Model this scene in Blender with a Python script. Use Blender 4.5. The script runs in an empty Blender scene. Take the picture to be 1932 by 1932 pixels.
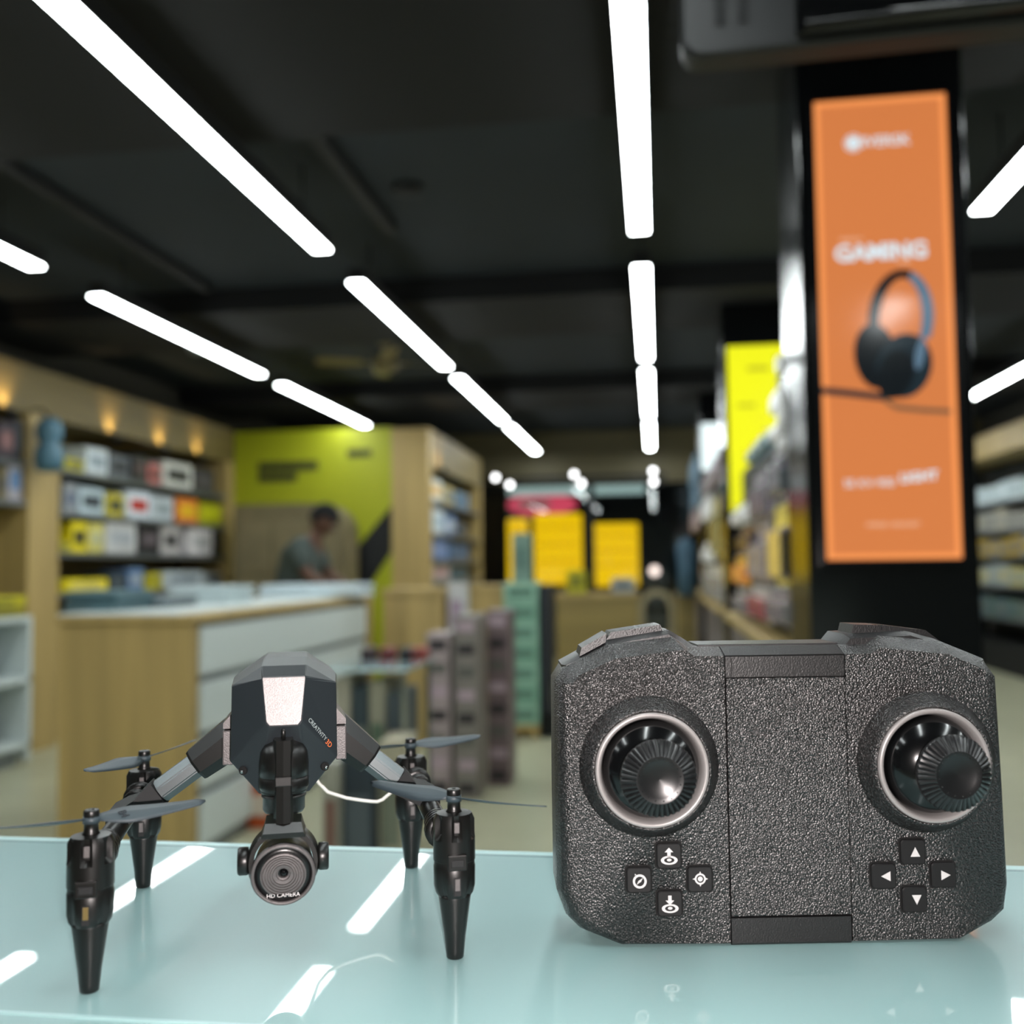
import bpy, bmesh, math, random
import numpy as np
from math import radians, sin, cos, pi, tan, atan2, sqrt
from mathutils import Vector, Matrix
random.seed(7)
sc = bpy.context.scene
COL = sc.collection
# ------------------------------------------------------------------ camera, world, exposure
FPX = 1877.0
EYE = Vector((0, 0, 1.1))
YAW, PITCH, ROLL = radians(8.182), radians(3.156), radians(-0.687)
RM = Matrix.Rotation(YAW, 3, 'Z') @ Matrix.Rotation(pi/2 + PITCH, 3, 'X') @ Matrix.Rotation(ROLL, 3, 'Z')
cam = bpy.data.cameras.new('camera'); camo = bpy.data.objects.new('camera', cam); COL.objects.link(camo)
camo.matrix_world = Matrix.Translation(EYE) @ RM.to_4x4()
cam.sensor_width = 36; cam.lens = FPX/1932*36
cam.clip_start = .01; cam.clip_end = 100
cam.dof.use_dof = True; cam.dof.focus_distance = .405; cam.dof.aperture_fstop = cam.lens/5.3
sc.camera = camo
sc.view_settings.view_transform = 'Standard'; sc.view_settings.look = 'None'
sc.view_settings.gamma = 1; sc.view_settings.use_curve_mapping = False
sc.view_settings.exposure = 1.15
w = bpy.data.worlds.new('world'); sc.world = w; w.use_nodes = True
w.node_tree.nodes['Background'].inputs[0].default_value = (.05, .07, .085, 1)
w.node_tree.nodes['Background'].inputs[1].default_value = .25
# the phone's flash, beside its lens
fl = bpy.data.lights.new('phone_flash', 'AREA'); fl.shape = 'DISK'; fl.size = .006; fl.energy = 1.35
fl.color = (1, .90, .87)
flo = bpy.data.objects.new('phone_flash', fl); COL.objects.link(flo)
flo.matrix_world = Matrix.Translation(EYE + RM @ Vector((.012, -.012, 0))) @ RM.to_4x4()
LAMP_E = 15.0
LAMP_COL = (.93, 1.0, 1.0)
sc.cycles.max_bounces = 8; sc.cycles.diffuse_bounces = 4; sc.cycles.glossy_bounces = 4
sc.cycles.transmission_bounces = 6; sc.cycles.sample_clamp_indirect = 6
sc.cycles.use_denoising = True

# ------------------------------------------------------------------ finding points of the place
def ray(px, py): return RM @ Vector(((px-966)/FPX, -(py-966)/FPX, -1))
def onX(px, py, X): r = ray(px, py); return EYE + r*(X/r.x)
def onY(px, py, Y): r = ray(px, py); return EYE + r*(Y/r.y)
def onZ(px, py, z): r = ray(px, py); return EYE + r*((z-EYE.z)/r.z)

# ------------------------------------------------------------------ materials
def lin(c):
    c = c/255.0
    return c/12.92 if c <= .04045 else ((c+.055)/1.055)**2.4
def rgb(c): return (lin(c[0]), lin(c[1]), lin(c[2]), 1)
MATS = {}
def mat(name, c=(128,128,128), rough=.5, metal=0, spec=.5, coat=0, bump=None, mottle=0, emit=0, emitc=None, trans=0, grain=None, ior=1.5):
    if name in MATS: return MATS[name]
    m = bpy.data.materials.new(name); m.use_nodes = True; nt = m.node_tree
    b = nt.nodes['Principled BSDF']
    b.inputs['Base Color'].default_value = rgb(c)
    b.inputs['Roughness'].default_value = rough; b.inputs['Metallic'].default_value = metal
    b.inputs['Specular IOR Level'].default_value = spec; b.inputs['IOR'].default_value = ior
    b.inputs['Coat Weight'].default_value = coat; b.inputs['Coat Roughness'].default_value = .03
    b.inputs['Transmission Weight'].default_value = trans
    if emit:
        b.inputs['Emission Color'].default_value = rgb(emitc or c); b.inputs['Emission Strength'].default_value = emit
    tc = nt.nodes.new('ShaderNodeTexCoord')
    if bump:                                   # (scale, strength, distance)
        n = nt.nodes.new('ShaderNodeTexNoise'); n.inputs['Scale'].default_value = bump[0]; n.inputs['Detail'].default_value = 3
        nt.links.new(tc.outputs['Object'], n.inputs['Vector'])
        bp = nt.nodes.new('ShaderNodeBump'); bp.inputs['Strength'].default_value = bump[1]; bp.inputs['Distance'].default_value = bump[2]
        nt.links.new(n.outputs['Fac'], bp.inputs['Height']); nt.links.new(bp.outputs['Normal'], b.inputs['Normal'])
    if mottle or grain:
        n = nt.nodes.new('ShaderNodeTexNoise'); n.inputs['Detail'].default_value = 4
        mp = nt.nodes.new('ShaderNodeMapping')
        nt.links.new(tc.outputs['Object'], mp.inputs['Vector']); nt.links.new(mp.outputs['Vector'], n.inputs['Vector'])
        if grain: mp.inputs['Scale'].default_value = grain; n.inputs['Scale'].default_value = 1.0
        else: n.inputs['Scale'].default_value = 4
        r = nt.nodes.new('ShaderNodeValToRGB'); k = mottle or .12
        r.color_ramp.elements[0].position = .3; r.color_ramp.elements[1].position = .7
        d = rgb([max(0, v*(1-k)) for v in c]); l = rgb([min(255, v*(1+k)) for v in c])
        r.color_ramp.elements[0].color = d; r.color_ramp.elements[1].color = l
        nt.links.new(n.outputs['Fac'], r.inputs['Fac']); nt.links.new(r.outputs['Color'], b.inputs['Base Color'])
    MATS[name] = m
    return m
def colmat(c, rough=.5): return mat('pack_%d_%d_%d' % tuple(c), c, rough, mottle=.06)

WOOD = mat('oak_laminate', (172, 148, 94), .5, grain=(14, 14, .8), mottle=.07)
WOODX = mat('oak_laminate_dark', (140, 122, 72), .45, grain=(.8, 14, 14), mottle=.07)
WHITE = mat('white_laminate', (205, 214, 212), .4)
GREY = mat('grey_groove', (120, 126, 126), .5)
BLACKP = mat('black_gloss_panel', (9, 11, 13), .22)
BLACKM = mat('black_matte', (9, 11, 13), .7)
CEIL = mat('dark_ceiling_board', (22, 31, 37), .85, mottle=.05)
SOFFIT = mat('black_soffit_paint', (9, 11, 13), .9)
LAMPM = mat('lamp_diffuser', (255, 255, 255), .5, emit=LAMP_E, emitc=(247, 255, 255))
DARKMETAL = mat('dark_metal', (25, 28, 30), .4, metal=.6)
CHROME = mat('chrome', (200, 205, 205), .2, metal=1)

# ------------------------------------------------------------------ mesh helpers
class MB:
    def __init__(s): s.bm = bmesh.new(); s.mats = []
    def mi(s, m):
        if m is None: return 0
        if m not in s.mats: s.mats.append(m)
        return s.mats.index(m)
    def faces(s, vs, fs, m=None, smooth=False):
        bv = [s.bm.verts.new(v) for v in vs]; k = s.mi(m); out = []
        for f in fs:
            try:
                fc = s.bm.faces.new([bv[i] for i in f]); fc.material_index = k; fc.smooth = smooth; out.append(fc)
            except ValueError: pass
        return bv, out
    def box(s, lo, hi, m=None, bevel=0, M=None, seg=2):
        x0, y0, z0 = [min(a, b) for a, b in zip(lo, hi)]; x1, y1, z1 = [max(a, b) for a, b in zip(lo, hi)]
        vs = [(x0,y0,z0),(x1,y0,z0),(x1,y1,z0),(x0,y1,z0),(x0,y0,z1),(x1,y0,z1),(x1,y1,z1),(x0,y1,z1)]
        if M is not None: vs = [M @ Vector(v) for v in vs]
        bv, fs = s.faces(vs, [(0,3,2,1),(4,5,6,7),(0,1,5,4),(1,2,6,5),(2,3,7,6),(3,0,4,7)], m)
        if bevel:
            es = list({e for f in fs for e in f.edges})
            bmesh.ops.bevel(s.bm, geom=es, offset=bevel, segments=seg, profile=.5, affect='EDGES', material=-1)
        return s
    def loft(s, loops, m=None, cap=True, smooth=False, closed=True, mcap=None):
        n = len(loops[0]); vs = [tuple(v) for L in loops for v in L]; fs = []
        rng = n if closed else n-1
        for a in range(len(loops)-1):
            for i in range(rng):
                j = (i+1) % n; fs.append((a*n+i, a*n+j, (a+1)*n+j, (a+1)*n+i))
        bv, _ = s.faces(vs, fs, m, smooth)
        if cap:
            k = s.mi(mcap or m)
            for L in (bv[:n][::-1], bv[-n:]):
                try: fc = s.bm.faces.new(L); fc.material_index = k
                except ValueError: pass
        return s
    def lathe(s, prof, m=None, M=None, n=32, smooth=True, cap=True, a0=0):
        M = M or Matrix.Identity(4); loops = []
        for r, h in prof:
            loops.append([M @ Vector((r*cos(a0+2*pi*i/n), r*sin(a0+2*pi*i/n), h)) for i in range(n)])
        return s.loft(loops, m, cap, smooth)
    def tube(s, pts, r, m=None, n=10, cap=True):
        pts = [Vector(p) for p in pts]; loops = []; rr = r if hasattr(r, '__len__') else [r]*len(pts)
        up = Vector((0, 0, 1))
        for i, p in enumerate(pts):
            t = (pts[min(i+1, len(pts)-1)] - pts[max(i-1, 0)]).normalized()
            u = t.cross(up)
            if u.length < .05: u = t.cross(Vector((0, 1, 0)))
            u.normalize(); v = u.cross(t)
            loops.append([p + rr[i]*(cos(2*pi*k/n)*u + sin(2*pi*k/n)*v) for k in range(n)])
        return s.loft(loops, m, cap, True)
    def prism(s, poly, y0, y1, m=None, bevel=0):       # poly in x,z ; extruded along y
        a = [(x, y0, z) for x, z in poly]; b = [(x, y1, z) for x, z in poly]
        n0 = len(s.bm.faces)
        s.loft([a, b], m)
        return s
    def build(s, name, m=None, parent=None, scale=None, loc=None, props=None, autosmooth=False):
        bmesh.ops.remove_doubles(s.bm, verts=s.bm.verts, dist=1e-7)
        bmesh.ops.recalc_face_normals(s.bm, faces=s.bm.faces)
        if scale: s.bm.transform(Matrix.Scale(scale, 4))
        if loc: bmesh.ops.translate(s.bm, verts=s.bm.verts, vec=-Vector(loc))
        me = bpy.data.meshes.new(name); s.bm.to_mesh(me); s.bm.free()
        if not s.mats: s.mats = [m]
        for q in s.mats: me.materials.append(q or m)
        if autosmooth:
            for p in me.polygons: p.use_smooth = True
            try: me.set_sharp_from_angle(angle=radians(38))
            except Exception: pass
        o = bpy.data.objects.new(name, me); COL.objects.link(o)
        if parent: o.parent = parent
        if loc: o.location = loc
        if props:
            for k, v in props.items(): o[k] = v
        return o
def tag(o, label=None, cat=None, group=None, kind=None):
    if label: o['label'] = label
    if cat: o['category'] = cat
    if group: o['group'] = group
    if kind: o['kind'] = kind
    return o
def empty(name, loc=(0,0,0), rz=0, label=None, cat=None, group=None):
    o = bpy.data.objects.new(name, None); COL.objects.link(o); o.location = loc; o.rotation_euler = (0, 0, rz); o.empty_display_size = .02
    return tag(o, label, cat, group)
def copy_tree(o, parent=None):
    c = o.copy(); COL.objects.link(c); c.parent = parent
    for ch in [x for x in bpy.data.objects if x.parent == o]: copy_tree(ch, c)
    return c
def text_obj(name, body, size, m, parent, M, extrude=.0002, bold=0.0, parent_scale=1):
    cu = bpy.data.curves.new('t', 'FONT'); cu.body = body; cu.size = size; cu.extrude = extrude; cu.offset = bold
    cu.align_x = 'CENTER'; cu.align_y = 'CENTER'; cu.resolution_u = 3
    to = bpy.data.objects.new('t', cu); COL.objects.link(to); bpy.context.view_layer.update()
    me = bpy.data.meshes.new_from_object(to.evaluated_get(bpy.context.evaluated_depsgraph_get()))
    bpy.data.objects.remove(to); bpy.data.curves.remove(cu)
    me.transform(M); me.materials.clear(); me.materials.append(m)
    o = bpy.data.objects.new(name, me); COL.objects.link(o); o.parent = parent
    return o
# text written in x,z seen from -y
XZ = Matrix.Rotation(pi/2, 4, 'X')
def T(x, y, z): return Matrix.Translation((x, y, z))
NEGY = Matrix.Rotation(pi/2, 4, 'X')        # local +z of a lathe -> -y

# ------------------------------------------------------------------ room shell
def struct(name, lo, hi, m):
    c = ((lo[0]+hi[0])/2, (lo[1]+hi[1])/2, min(lo[2], hi[2]))
    return tag(MB().box(lo, hi, m).build(name, loc=c), kind='structure')
FLOORM = mat('beige_floor_tile', (176, 175, 147), .32, mottle=.04)
nt = FLOORM.node_tree
struct('floor', (-4.3, -2.5, -.1), (3.8, 12.6, 0), FLOORM)
struct('ceiling', (-4.3, -2.5, 2.76), (3.8, 12.6, 2.9), CEIL)
for i, (a, b) in enumerate([(-2.5, 3.3), (5.5, 6.45), (8.5, 9.5)]):
    struct('trim_%d' % (i+1), (-4.25, a, 2.62), (3.75, b, 2.758), SOFFIT)
WALLM = mat('dark_wall_paint', (60, 58, 50), .8)
struct('wall_left', (-4.4, -2.5, 0), (-4.3, 12.6, 2.76), WALLM)
struct('wall_right', (3.8, -2.5, 0), (3.9, 12.6, 2.76), WALLM)
struct('wall_back', (-4.3, -2.6, 0), (3.8, -2.5, 2.76), mat('pale_back_wall', (120, 124, 120), .8))
# glass shop front at the far end
struct('wall_front', (-4.3, 12.2, 2.12), (3.8, 12.4, 2.76), mat('olive_header', (92, 84, 56), .6))
GLASS = mat('clear_glass', (235, 245, 245), 0.0, trans=1)
for i, x in enumerate([-4.3, -.78, 1.4]):
    x1 = [-.78, 1.4, 3.8][i]
    wd = struct('window_%d' % (i+1), (x+.04, 12.28, .12), (x1-.04, 12.29, 2.10), GLASS)
    fr = MB()
    fr.box((x, 12.25, .0), (x1, 12.32, .12)); fr.box((x, 12.25, .12), (x+.04, 12.32, 2.12)); fr.box((x1-.04, 12.25, .12), (x1, 12.32, 2.12))
    o = fr.build('window_frame', DARKMETAL); o.parent = wd; o.matrix_parent_inverse = Matrix.Translation(-wd.location)
struct('pavement', (-8, 12.6, -.15), (8, 24, -.02), mat('dark_asphalt', (40, 42, 44), .8, mottle=.1))
fac = struct('building_across', (-9, 22, -.1), (9, 22.3, 7), mat('night_facade', (34, 40, 44), .8, mottle=.1))

# ------------------------------------------------------------------ linear lamps
SOFF = [(-2.5, 3.3), (5.5, 6.45), (8.5, 9.5)]
def make_lamp(L, a):
    root = empty('linear_lamp')
    W = .036
    h = MB().box((-W-.004, 0, .008), (W+.004, L, .075), BLACKM, bevel=.003).build('housing', BLACKM, root)
    d = MB().box((-W, .004, 0), (W, L-.004, .0085), LAMPM).build('diffuser', LAMPM, root)
    for y in (.25, L-.25): MB().tube([(0, y, .07), (0, y, .144 if any(p <= a+y <= q for p, q in SOFF) else .284)], .004, DARKMETAL, 6).build('hanger', DARKMETAL, root)
    return root
segs = [(-.55, 1.52), (2.0, 4.09), (4.57, 6.66), (7.06, 9.26), (9.64, 11.85)]
rows = [(-2.75, 'far left row over the wooden shelves'), (-1.405, 'long diagonal row left of centre'), (-.04, 'near vertical row over the aisle'), (1.3, 'row right of the orange pillar'), (2.65, 'far right row')]
ordn = ['nearest', 'second nearest', 'third nearest', 'fourth nearest', 'farthest']
for x, rn in rows:
    for k, (a, b) in enumerate(segs):
        if x == -2.75 and k == 4: continue
        L = make_lamp(b-a, a); L.location = (x, a, 2.475)
        tag(L, 'white linear ceiling lamp, %s in the %s' % (ordn[k], rn), 'lamp', 'linear lamps under the dark ceiling')

# ------------------------------------------------------------------ glass counter in the foreground
TZ = .955
tb = empty('glass_counter', (0, .25, 0), 0, 'pale teal glass topped shop counter carrying the drone and its remote', 'counter')
TEAL = mat('teal_backed_glass', (147, 181, 181), .32, coat=1.0, mottle=.025)
TEAL.node_tree.nodes['Principled BSDF'].inputs['Coat Roughness'].default_value = .015
TEAL.node_tree.nodes['Principled BSDF'].inputs['Coat IOR'].default_value = 1.6
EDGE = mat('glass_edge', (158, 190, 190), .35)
MB().box((-.85, .06, TZ-.012), (.95, .511-.25, TZ), TEAL, bevel=.0012).build('glass_top', TEAL, tb)
MB().box((-.85, .0302, TZ-.012), (.95, .0598, TZ-.0004), TEAL).build('front_rail', mat('rail', (200, 215, 212), .3), tb)
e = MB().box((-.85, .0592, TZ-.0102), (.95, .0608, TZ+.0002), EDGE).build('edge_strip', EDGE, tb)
MB().box((-.849, .2525, TZ-.011), (.949, .2545, TZ+.00015), mat('seam_grey', (96, 124, 126), .3)).build('back_seam', MATS['seam_grey'], tb)
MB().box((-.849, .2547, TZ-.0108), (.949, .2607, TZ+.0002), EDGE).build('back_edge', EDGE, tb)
MB().box((-.83, .033, .08), (.93, .245, TZ-.0125), WHITE).build('cabinet', WHITE, tb)
MB().box((-.80, .06, 0), (.90, .22, .08), BLACKM).build('plinth', BLACKM, tb)

# ------------------------------------------------------------------ the remote control
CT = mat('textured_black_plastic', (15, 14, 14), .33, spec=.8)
def pebble(m, scale, strength, dist, lo, hi):      # fine moulded grain: raised cells, flash sparkle painted on as paler specks
    nt = m.node_tree; b = nt.nodes['Principled BSDF']; tc = nt.nodes.new('ShaderNodeTexCoord')
    v = nt.nodes.new('ShaderNodeTexVoronoi'); v.inputs['Scale'].default_value = scale; nt.links.new(tc.outputs['Object'], v.inputs['Vector'])
    n = nt.nodes.new('ShaderNodeTexNoise'); n.inputs['Scale'].default_value = scale*.8; n.inputs['Detail'].default_value = 2; nt.links.new(tc.outputs['Object'], n.inputs['Vector'])
    ad = nt.nodes.new('ShaderNodeMath'); ad.operation = 'SUBTRACT'; nt.links.new(n.outputs['Fac'], ad.inputs[0]); nt.links.new(v.outputs['Distance'], ad.inputs[1])
    bp = nt.nodes.new('ShaderNodeBump'); bp.inputs['Strength'].default_value = strength; bp.inputs['Distance'].default_value = dist
    nt.links.new(ad.outputs[0], bp.inputs['Height']); nt.links.new(bp.outputs['Normal'], b.inputs['Normal'])
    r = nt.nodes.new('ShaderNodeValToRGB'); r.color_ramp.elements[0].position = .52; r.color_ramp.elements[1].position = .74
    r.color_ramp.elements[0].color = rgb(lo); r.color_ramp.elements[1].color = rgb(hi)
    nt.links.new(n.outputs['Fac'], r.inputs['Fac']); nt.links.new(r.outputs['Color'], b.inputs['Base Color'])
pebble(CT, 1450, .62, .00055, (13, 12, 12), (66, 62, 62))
CTS = mat('satin_black_plastic', (18, 18, 19), .42, spec=.6, bump=(1600, .4, .0004))
DOME = mat('glossy_black_dome', (8, 9, 10), .16)
RUB = mat('black_knob', (20, 21, 22), .30)
SILV = mat('silver_ring', (150, 147, 146), .35, metal=.25)
GAP = mat('gap_black', (3, 3, 3), .9)
BTN = mat('button_rubber', (16, 16, 17), .6, spec=.35)
ICON = mat('printed_white', (196, 194, 194), .6)
rc = empty('remote_control', (.047, .3983, TZ), radians(9.4), 'chunky black two joystick remote control standing upright on the teal counter', 'remote control')
k = .001
def shell(F, S, name, dep=38, hump=None):
    n = len(F)
    mx = lambda a, b, t: [(p[0]*(1-t)+q[0]*t, p[1]*(1-t)+q[1]*t) for p, q in zip(a, b)]
    m = MB()
    cx = sum(p[0] for p in S)/n; cz = sum(p[1] for p in S)/n
    B = [(p[0]+(cx-p[0])*.05, p[1]+(cz-p[1])*.04) for p in S]
    B = [(q[0], max(q[1], 0.0)) for q in B]
    B = [(S[i][0], q[1]) if i in (0, n-1) else q for i, q in enumerate(B)]
    loops = [(F, 0), (mx(F, S, .42), .9), (mx(F, S, .75), 3.0), (S, 8.0), (S, dep-8), (B, dep)]
    top = lambda i: (i <= 4)
    L1 = [(p[0], (8*.42 if top(i) else .9), p[1]) for i, p in enumerate(mx(F, S, .42))]
    L2 = [(p[0], (8*.75 if top(i) else 3.0), p[1]) for i, p in enumerate(mx(F, S, .75))]
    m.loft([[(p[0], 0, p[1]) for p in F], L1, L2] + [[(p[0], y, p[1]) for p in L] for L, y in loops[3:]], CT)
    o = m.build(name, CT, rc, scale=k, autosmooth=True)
    return o
FL_ = [(-22,109.6),(-33.4,109.8),(-37,112.2),(-64,109.2),(-78,103),(-80.5,100),(-80.8,60),(-80.5,22),(-77,13),(-72,8.5),(-62,2.0),(-22,1)]
SL_ = [(-22,112.6),(-34.5,112.6),(-40.5,116.6),(-66,114.0),(-84,105),(-87.3,100),(-87.6,60),(-87.5,20),(-84,10.5),(-78.6,5.2),(-64,0),(-22,0)]
FR_ = [(25,109.6),(35,109.8),(39,112.0),(66,109.0),(79.5,103),(82,100),(83,60),(83.6,22),(82,12),(77.5,8.2),(66,1.2),(25,1)]
SR_ = [(25,112.6),(36,112.6),(42,116.0),(66,113.6),(83,106.5),(86,100),(87,60),(87.6,20),(86,10.5),(81,6),(67,0),(25,0)]
shell(FL_, SL_, 'left_grip'); shell(FR_, SR_, 'right_grip')
# top humps with shoulder buttons
def hump(poly, y0, y1, name, m=CTS, bev=1.2):
    cx = sum(p[0] for p in poly)/len(poly); cz = sum(p[1] for p in poly)/len(poly)
    b = MB(); ins = [(p[0]+(cx-p[0])*.05, p[1]-1.6*(p[1] > cz)) for p in poly]
    b.loft([[(p[0], y0, p[1]) for p in ins], [(p[0], y0+4, p[1]) for p in poly], [(p[0], y1-2, p[1]) for p in poly], [(p[0], y1, p[1]) for p in ins]], m)
    return b.build(name, m, rc, scale=k, autosmooth=True)
hump([(-30,108),(-30,112),(-35,115.5),(-41,119.2),(-66,115.4),(-84,106),(-84,98)], 9, 34, 'shoulder')
hump([(25.5,108),(25.5,112),(29.5,116.6),(55,117.4),(66,114.2),(84,105.5),(84,98)], 9, 34, 'shoulder')
b = MB(); b.loft([[(x, y, z) for x, z in [(-43,118.6),(-44,121.2),(-64,118.4),(-66,115.2)]] for y in (14, 30)], CTS); b.build('shoulder_button', CTS, rc, scale=k)
b = MB(); b.loft([[(x, y, z) for x, z in [(-66.5,114.6),(-66,118.2),(-76,112.6),(-77,109.2)]] for y in (11, 28)], CTS); b.build('shoulder_button', CTS, rc, scale=k)
b = MB(); b.loft([[(x, y, z) for x, z in [(46,116.8),(46.5,119.8),(64,117.4),(71,112)]] for y in (16, 30)], CTS); b.build('shoulder_button', CTS, rc, scale=k)
b = MB(); b.loft([[(x, y, z) for x, z in [(33,116.6),(34,120.2),(45,119.8),(45.5,116.8)]] for y in (14, 30)], CTS); b.build('shoulder_button', CTS, rc, scale=k)
# centre pieces
MB().box((-21.9, 1.4, .6), (24.9, 38, 108.5), GAP).build('core', GAP, rc, scale=k)
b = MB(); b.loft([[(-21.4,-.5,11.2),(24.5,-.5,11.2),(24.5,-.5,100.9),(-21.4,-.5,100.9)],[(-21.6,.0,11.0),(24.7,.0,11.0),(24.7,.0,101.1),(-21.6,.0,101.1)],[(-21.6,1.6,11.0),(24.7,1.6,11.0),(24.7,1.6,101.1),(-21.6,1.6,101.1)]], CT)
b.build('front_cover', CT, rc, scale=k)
for a, c in ((-21.5, -19.4), (-19.2, 24.6)):
    b = MB(); b.loft([[(a,-.2,101.5),(c,-.2,101.5),(c,-.2,109.3),(a,-.2,109.3)],[(a,1.6,101.5),(c,1.6,101.5),(c,1.6,109.6),(a,1.6,109.6)]], CTS)
    b.build('top_cover', CTS, rc, scale=k)
b = MB(); b.loft([[(-21.4,0,.9),(24.5,0,.9),(24.5,0,10.2),(-21.4,0,10.2)],[(-21.5,1,.0),(24.6,1,.0),(24.6,1,10.5),(-21.5,1,10.5)],[(-21.5,38,.0),(24.6,38,.0),(24.6,38,10.5),(-21.5,38,10.5)]], CTS)
b.build('bottom_cover', CTS, rc, scale=k)
b = MB()
b.loft([[(-21.6,y,z) for y, z in [(.2,109.8),(8,112.6),(38,112.6),(38,108.6),(1,108.6)]], [(24.7,y,z) for y, z in [(.2,109.8),(8,112.6),(38,112.6),(38,108.6),(1,108.6)]]], CTS)
b.build('top_panel', CTS, rc, scale=k)
b = MB().box((-30, 10, 112.3), (26, 30, 113.3), CTS, bevel=.3); b.build('top_panel', CTS, rc, scale=k)
# joysticks
def joystick(cx, cz, nm, tx, tz):
    M = T(cx, 0, cz) @ NEGY
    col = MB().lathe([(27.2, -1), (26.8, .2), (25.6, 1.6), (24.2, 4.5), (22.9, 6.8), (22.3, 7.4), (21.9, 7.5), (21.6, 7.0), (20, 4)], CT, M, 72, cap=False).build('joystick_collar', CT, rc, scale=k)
    MB().lathe([(21.5, 6.8), (21.4, 7.9), (21.0, 8.4), (20.2, 8.4), (19.6, 7.9), (19.0, 5.6), (18.5, 3.5), (18.3, 0)], SILV, M, 72, cap=False).build('joystick_ring', SILV, rc, scale=k)
    MB().lathe([(18.6, 1.0), (18.6, 1.0), (6, .9)], GAP, M, 40).build('joystick_well', GAP, rc, scale=k)
    dome = [(18.2*cos(t), 4.6 + 12.0*sin(t)) for t in [i*pi/2/12 for i in range(13)]]; dome[-1] = (.01, dome[-1][1])
    d = MB().lathe([(18.2, 1.0)] + dome, DOME, M, 64, cap=False).build('joystick_dome', DOME, rc, scale=k)
    tilt = Matrix.Rotation(tx, 4, 'Z') @ Matrix.Rotation(tz, 4, 'X')
    Mk = T(cx, 0, cz) @ tilt @ NEGY
    kb = MB(); n = 120; loops = []
    prof = [(4.2, 13), (4.2, 17), (12.6, 19.6), (13.9, 20.6), (14.05, 21.6), (13.7, 22.5), (9.0, 25.2), (8.5, 25.6), (8.2, 25.6), (6.5, 25.0), (4, 24.2), (.01, 23.8)]
    for r, h in prof:
        L = []
        for i in range(n):
            a = 2*pi*i/n; hh = h; q = r
            if 8.9 < r and h > 20 and (i % 3 == 0): hh = h-.55; q = r-.25
            L.append(Mk @ Vector((q*cos(a), q*sin(a), hh)))
        loops.append(L)
    kb.loft(loops, RUB, cap=False)
    ko = kb.build('joystick_knob', RUB, rc, scale=k, autosmooth=True)
    dm = MB()
    for i in range(16):
        a = 2*pi*(i+.4)/16
        for r, h, s in ((7.5, 25.45, .30), (10.0, 24.8, .22)):
            dm.lathe([(s, 0), (s*.7, s*.6), (.01, s*.8)], RUB, Mk @ T(r*cos(a), r*sin(a), h-.05), 8)
    o = dm.build('grip_dots', RUB, ko, scale=k); o['kind'] = 'stuff'
joystick(-51.8, 68.0, 'left', 0, 0)
joystick(55.4, 68.0, 'right', radians(2), 0)
# buttons
def rr(cx, cz, h, r, n=5):
    P = []
    for sx, sz, a0 in ((1, 1, 0), (-1, 1, pi/2), (-1, -1, pi), (1, -1, 1.5*pi)):
        for i in range(n+1):
            a = a0 + pi/2*i/n; P.append((cx+sx*(h-r)+r*cos(a), cz+sz*(h-r)+r*sin(a)))
    return P
def button(cx, cz):
    b = MB(); b.loft([[(x, y, z) for x, z in rr(cx, cz, 5.25, 1.6)] for y in (-.06, .4)], GAP); b.build('button_gap', GAP, rc, scale=k)
    b = MB(); b.loft([[(x, y, z) for x, z in rr(cx+.1, cz-.15, h, r)] for y, h, r in ((.3, 4.75, 1.4), (-.9, 4.7, 1.4), (-1.25, 4.35, 1.2))], BTN)
    return b.build('button', BTN, rc, scale=k, autosmooth=True)
YB = -1.29
def poly_icon(parts, par):
    b = MB()
    for P in parts: b.loft([[(x, y, z) for x, z in P] for y in (YB, YB+.06)], ICON)
    return b.build('icon', ICON, par, scale=k)
def ringpoly(cx, cz, ro, ri, sz=1, n=28):
    b = []
    for i in range(n):
        a, c = 2*pi*i/n, 2*pi*(i+1)/n
        b.append([(cx+ro*cos(a), cz+ro*sz*sin(a)), (cx+ro*cos(c), cz+ro*sz*sin(c)), (cx+ri*cos(c), cz+ri*sz*sin(c)), (cx+ri*cos(a), cz+ri*sz*sin(a))])
    return b
def disc(cx, cz, r, sz=1, n=18): return [[(cx+r*cos(2*pi*i/n), cz+r*sz*sin(2*pi*i/n)) for i in range(n)]]
cx, cz = -45.1, 34.5; o = button(cx, cz)
poly_icon(ringpoly(cx+.1, cz-1.7, 3.2, 2.0, .52) + disc(cx+.1, cz-1.6, .9, .6) + [[(cx-.6,cz-.6),(cx+.7,cz-.6),(cx+.7,cz+1.3),(cx-.6,cz+1.3)], [(cx-1.6,cz+1.3),(cx+1.7,cz+1.3),(cx+.05,cz+3.0)]], o)
cx, cz = -45.1, 16.7; o = button(cx, cz)
poly_icon(ringpoly(cx+.1, cz-1.9, 3.2, 2.0, .52) + disc(cx+.1, cz-1.8, .9, .6) + [[(cx-.6,cz+1.1),(cx+.7,cz+1.1),(cx+.7,cz+2.9),(cx-.6,cz+2.9)], [(cx-1.6,cz+1.1),(cx+.05,cz-.6),(cx+1.7,cz+1.1)]], o)
cx, cz = -56.7, 25.7; o = button(cx, cz)
poly_icon(ringpoly(cx+.3, cz-.6, 2.65, 1.8) + [[(cx-.9,cz-1.8),(cx+.8,cz-.7),(cx+1.5,cz+.7),(cx-.2,cz-.4)]] + [[(cx-1.5,cz+1.6),(cx-.9,cz+1.9),(cx-1.5,cz+2.3)]], o)
cx, cz = -33.4, 25.5; o = button(cx, cz)
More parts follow.
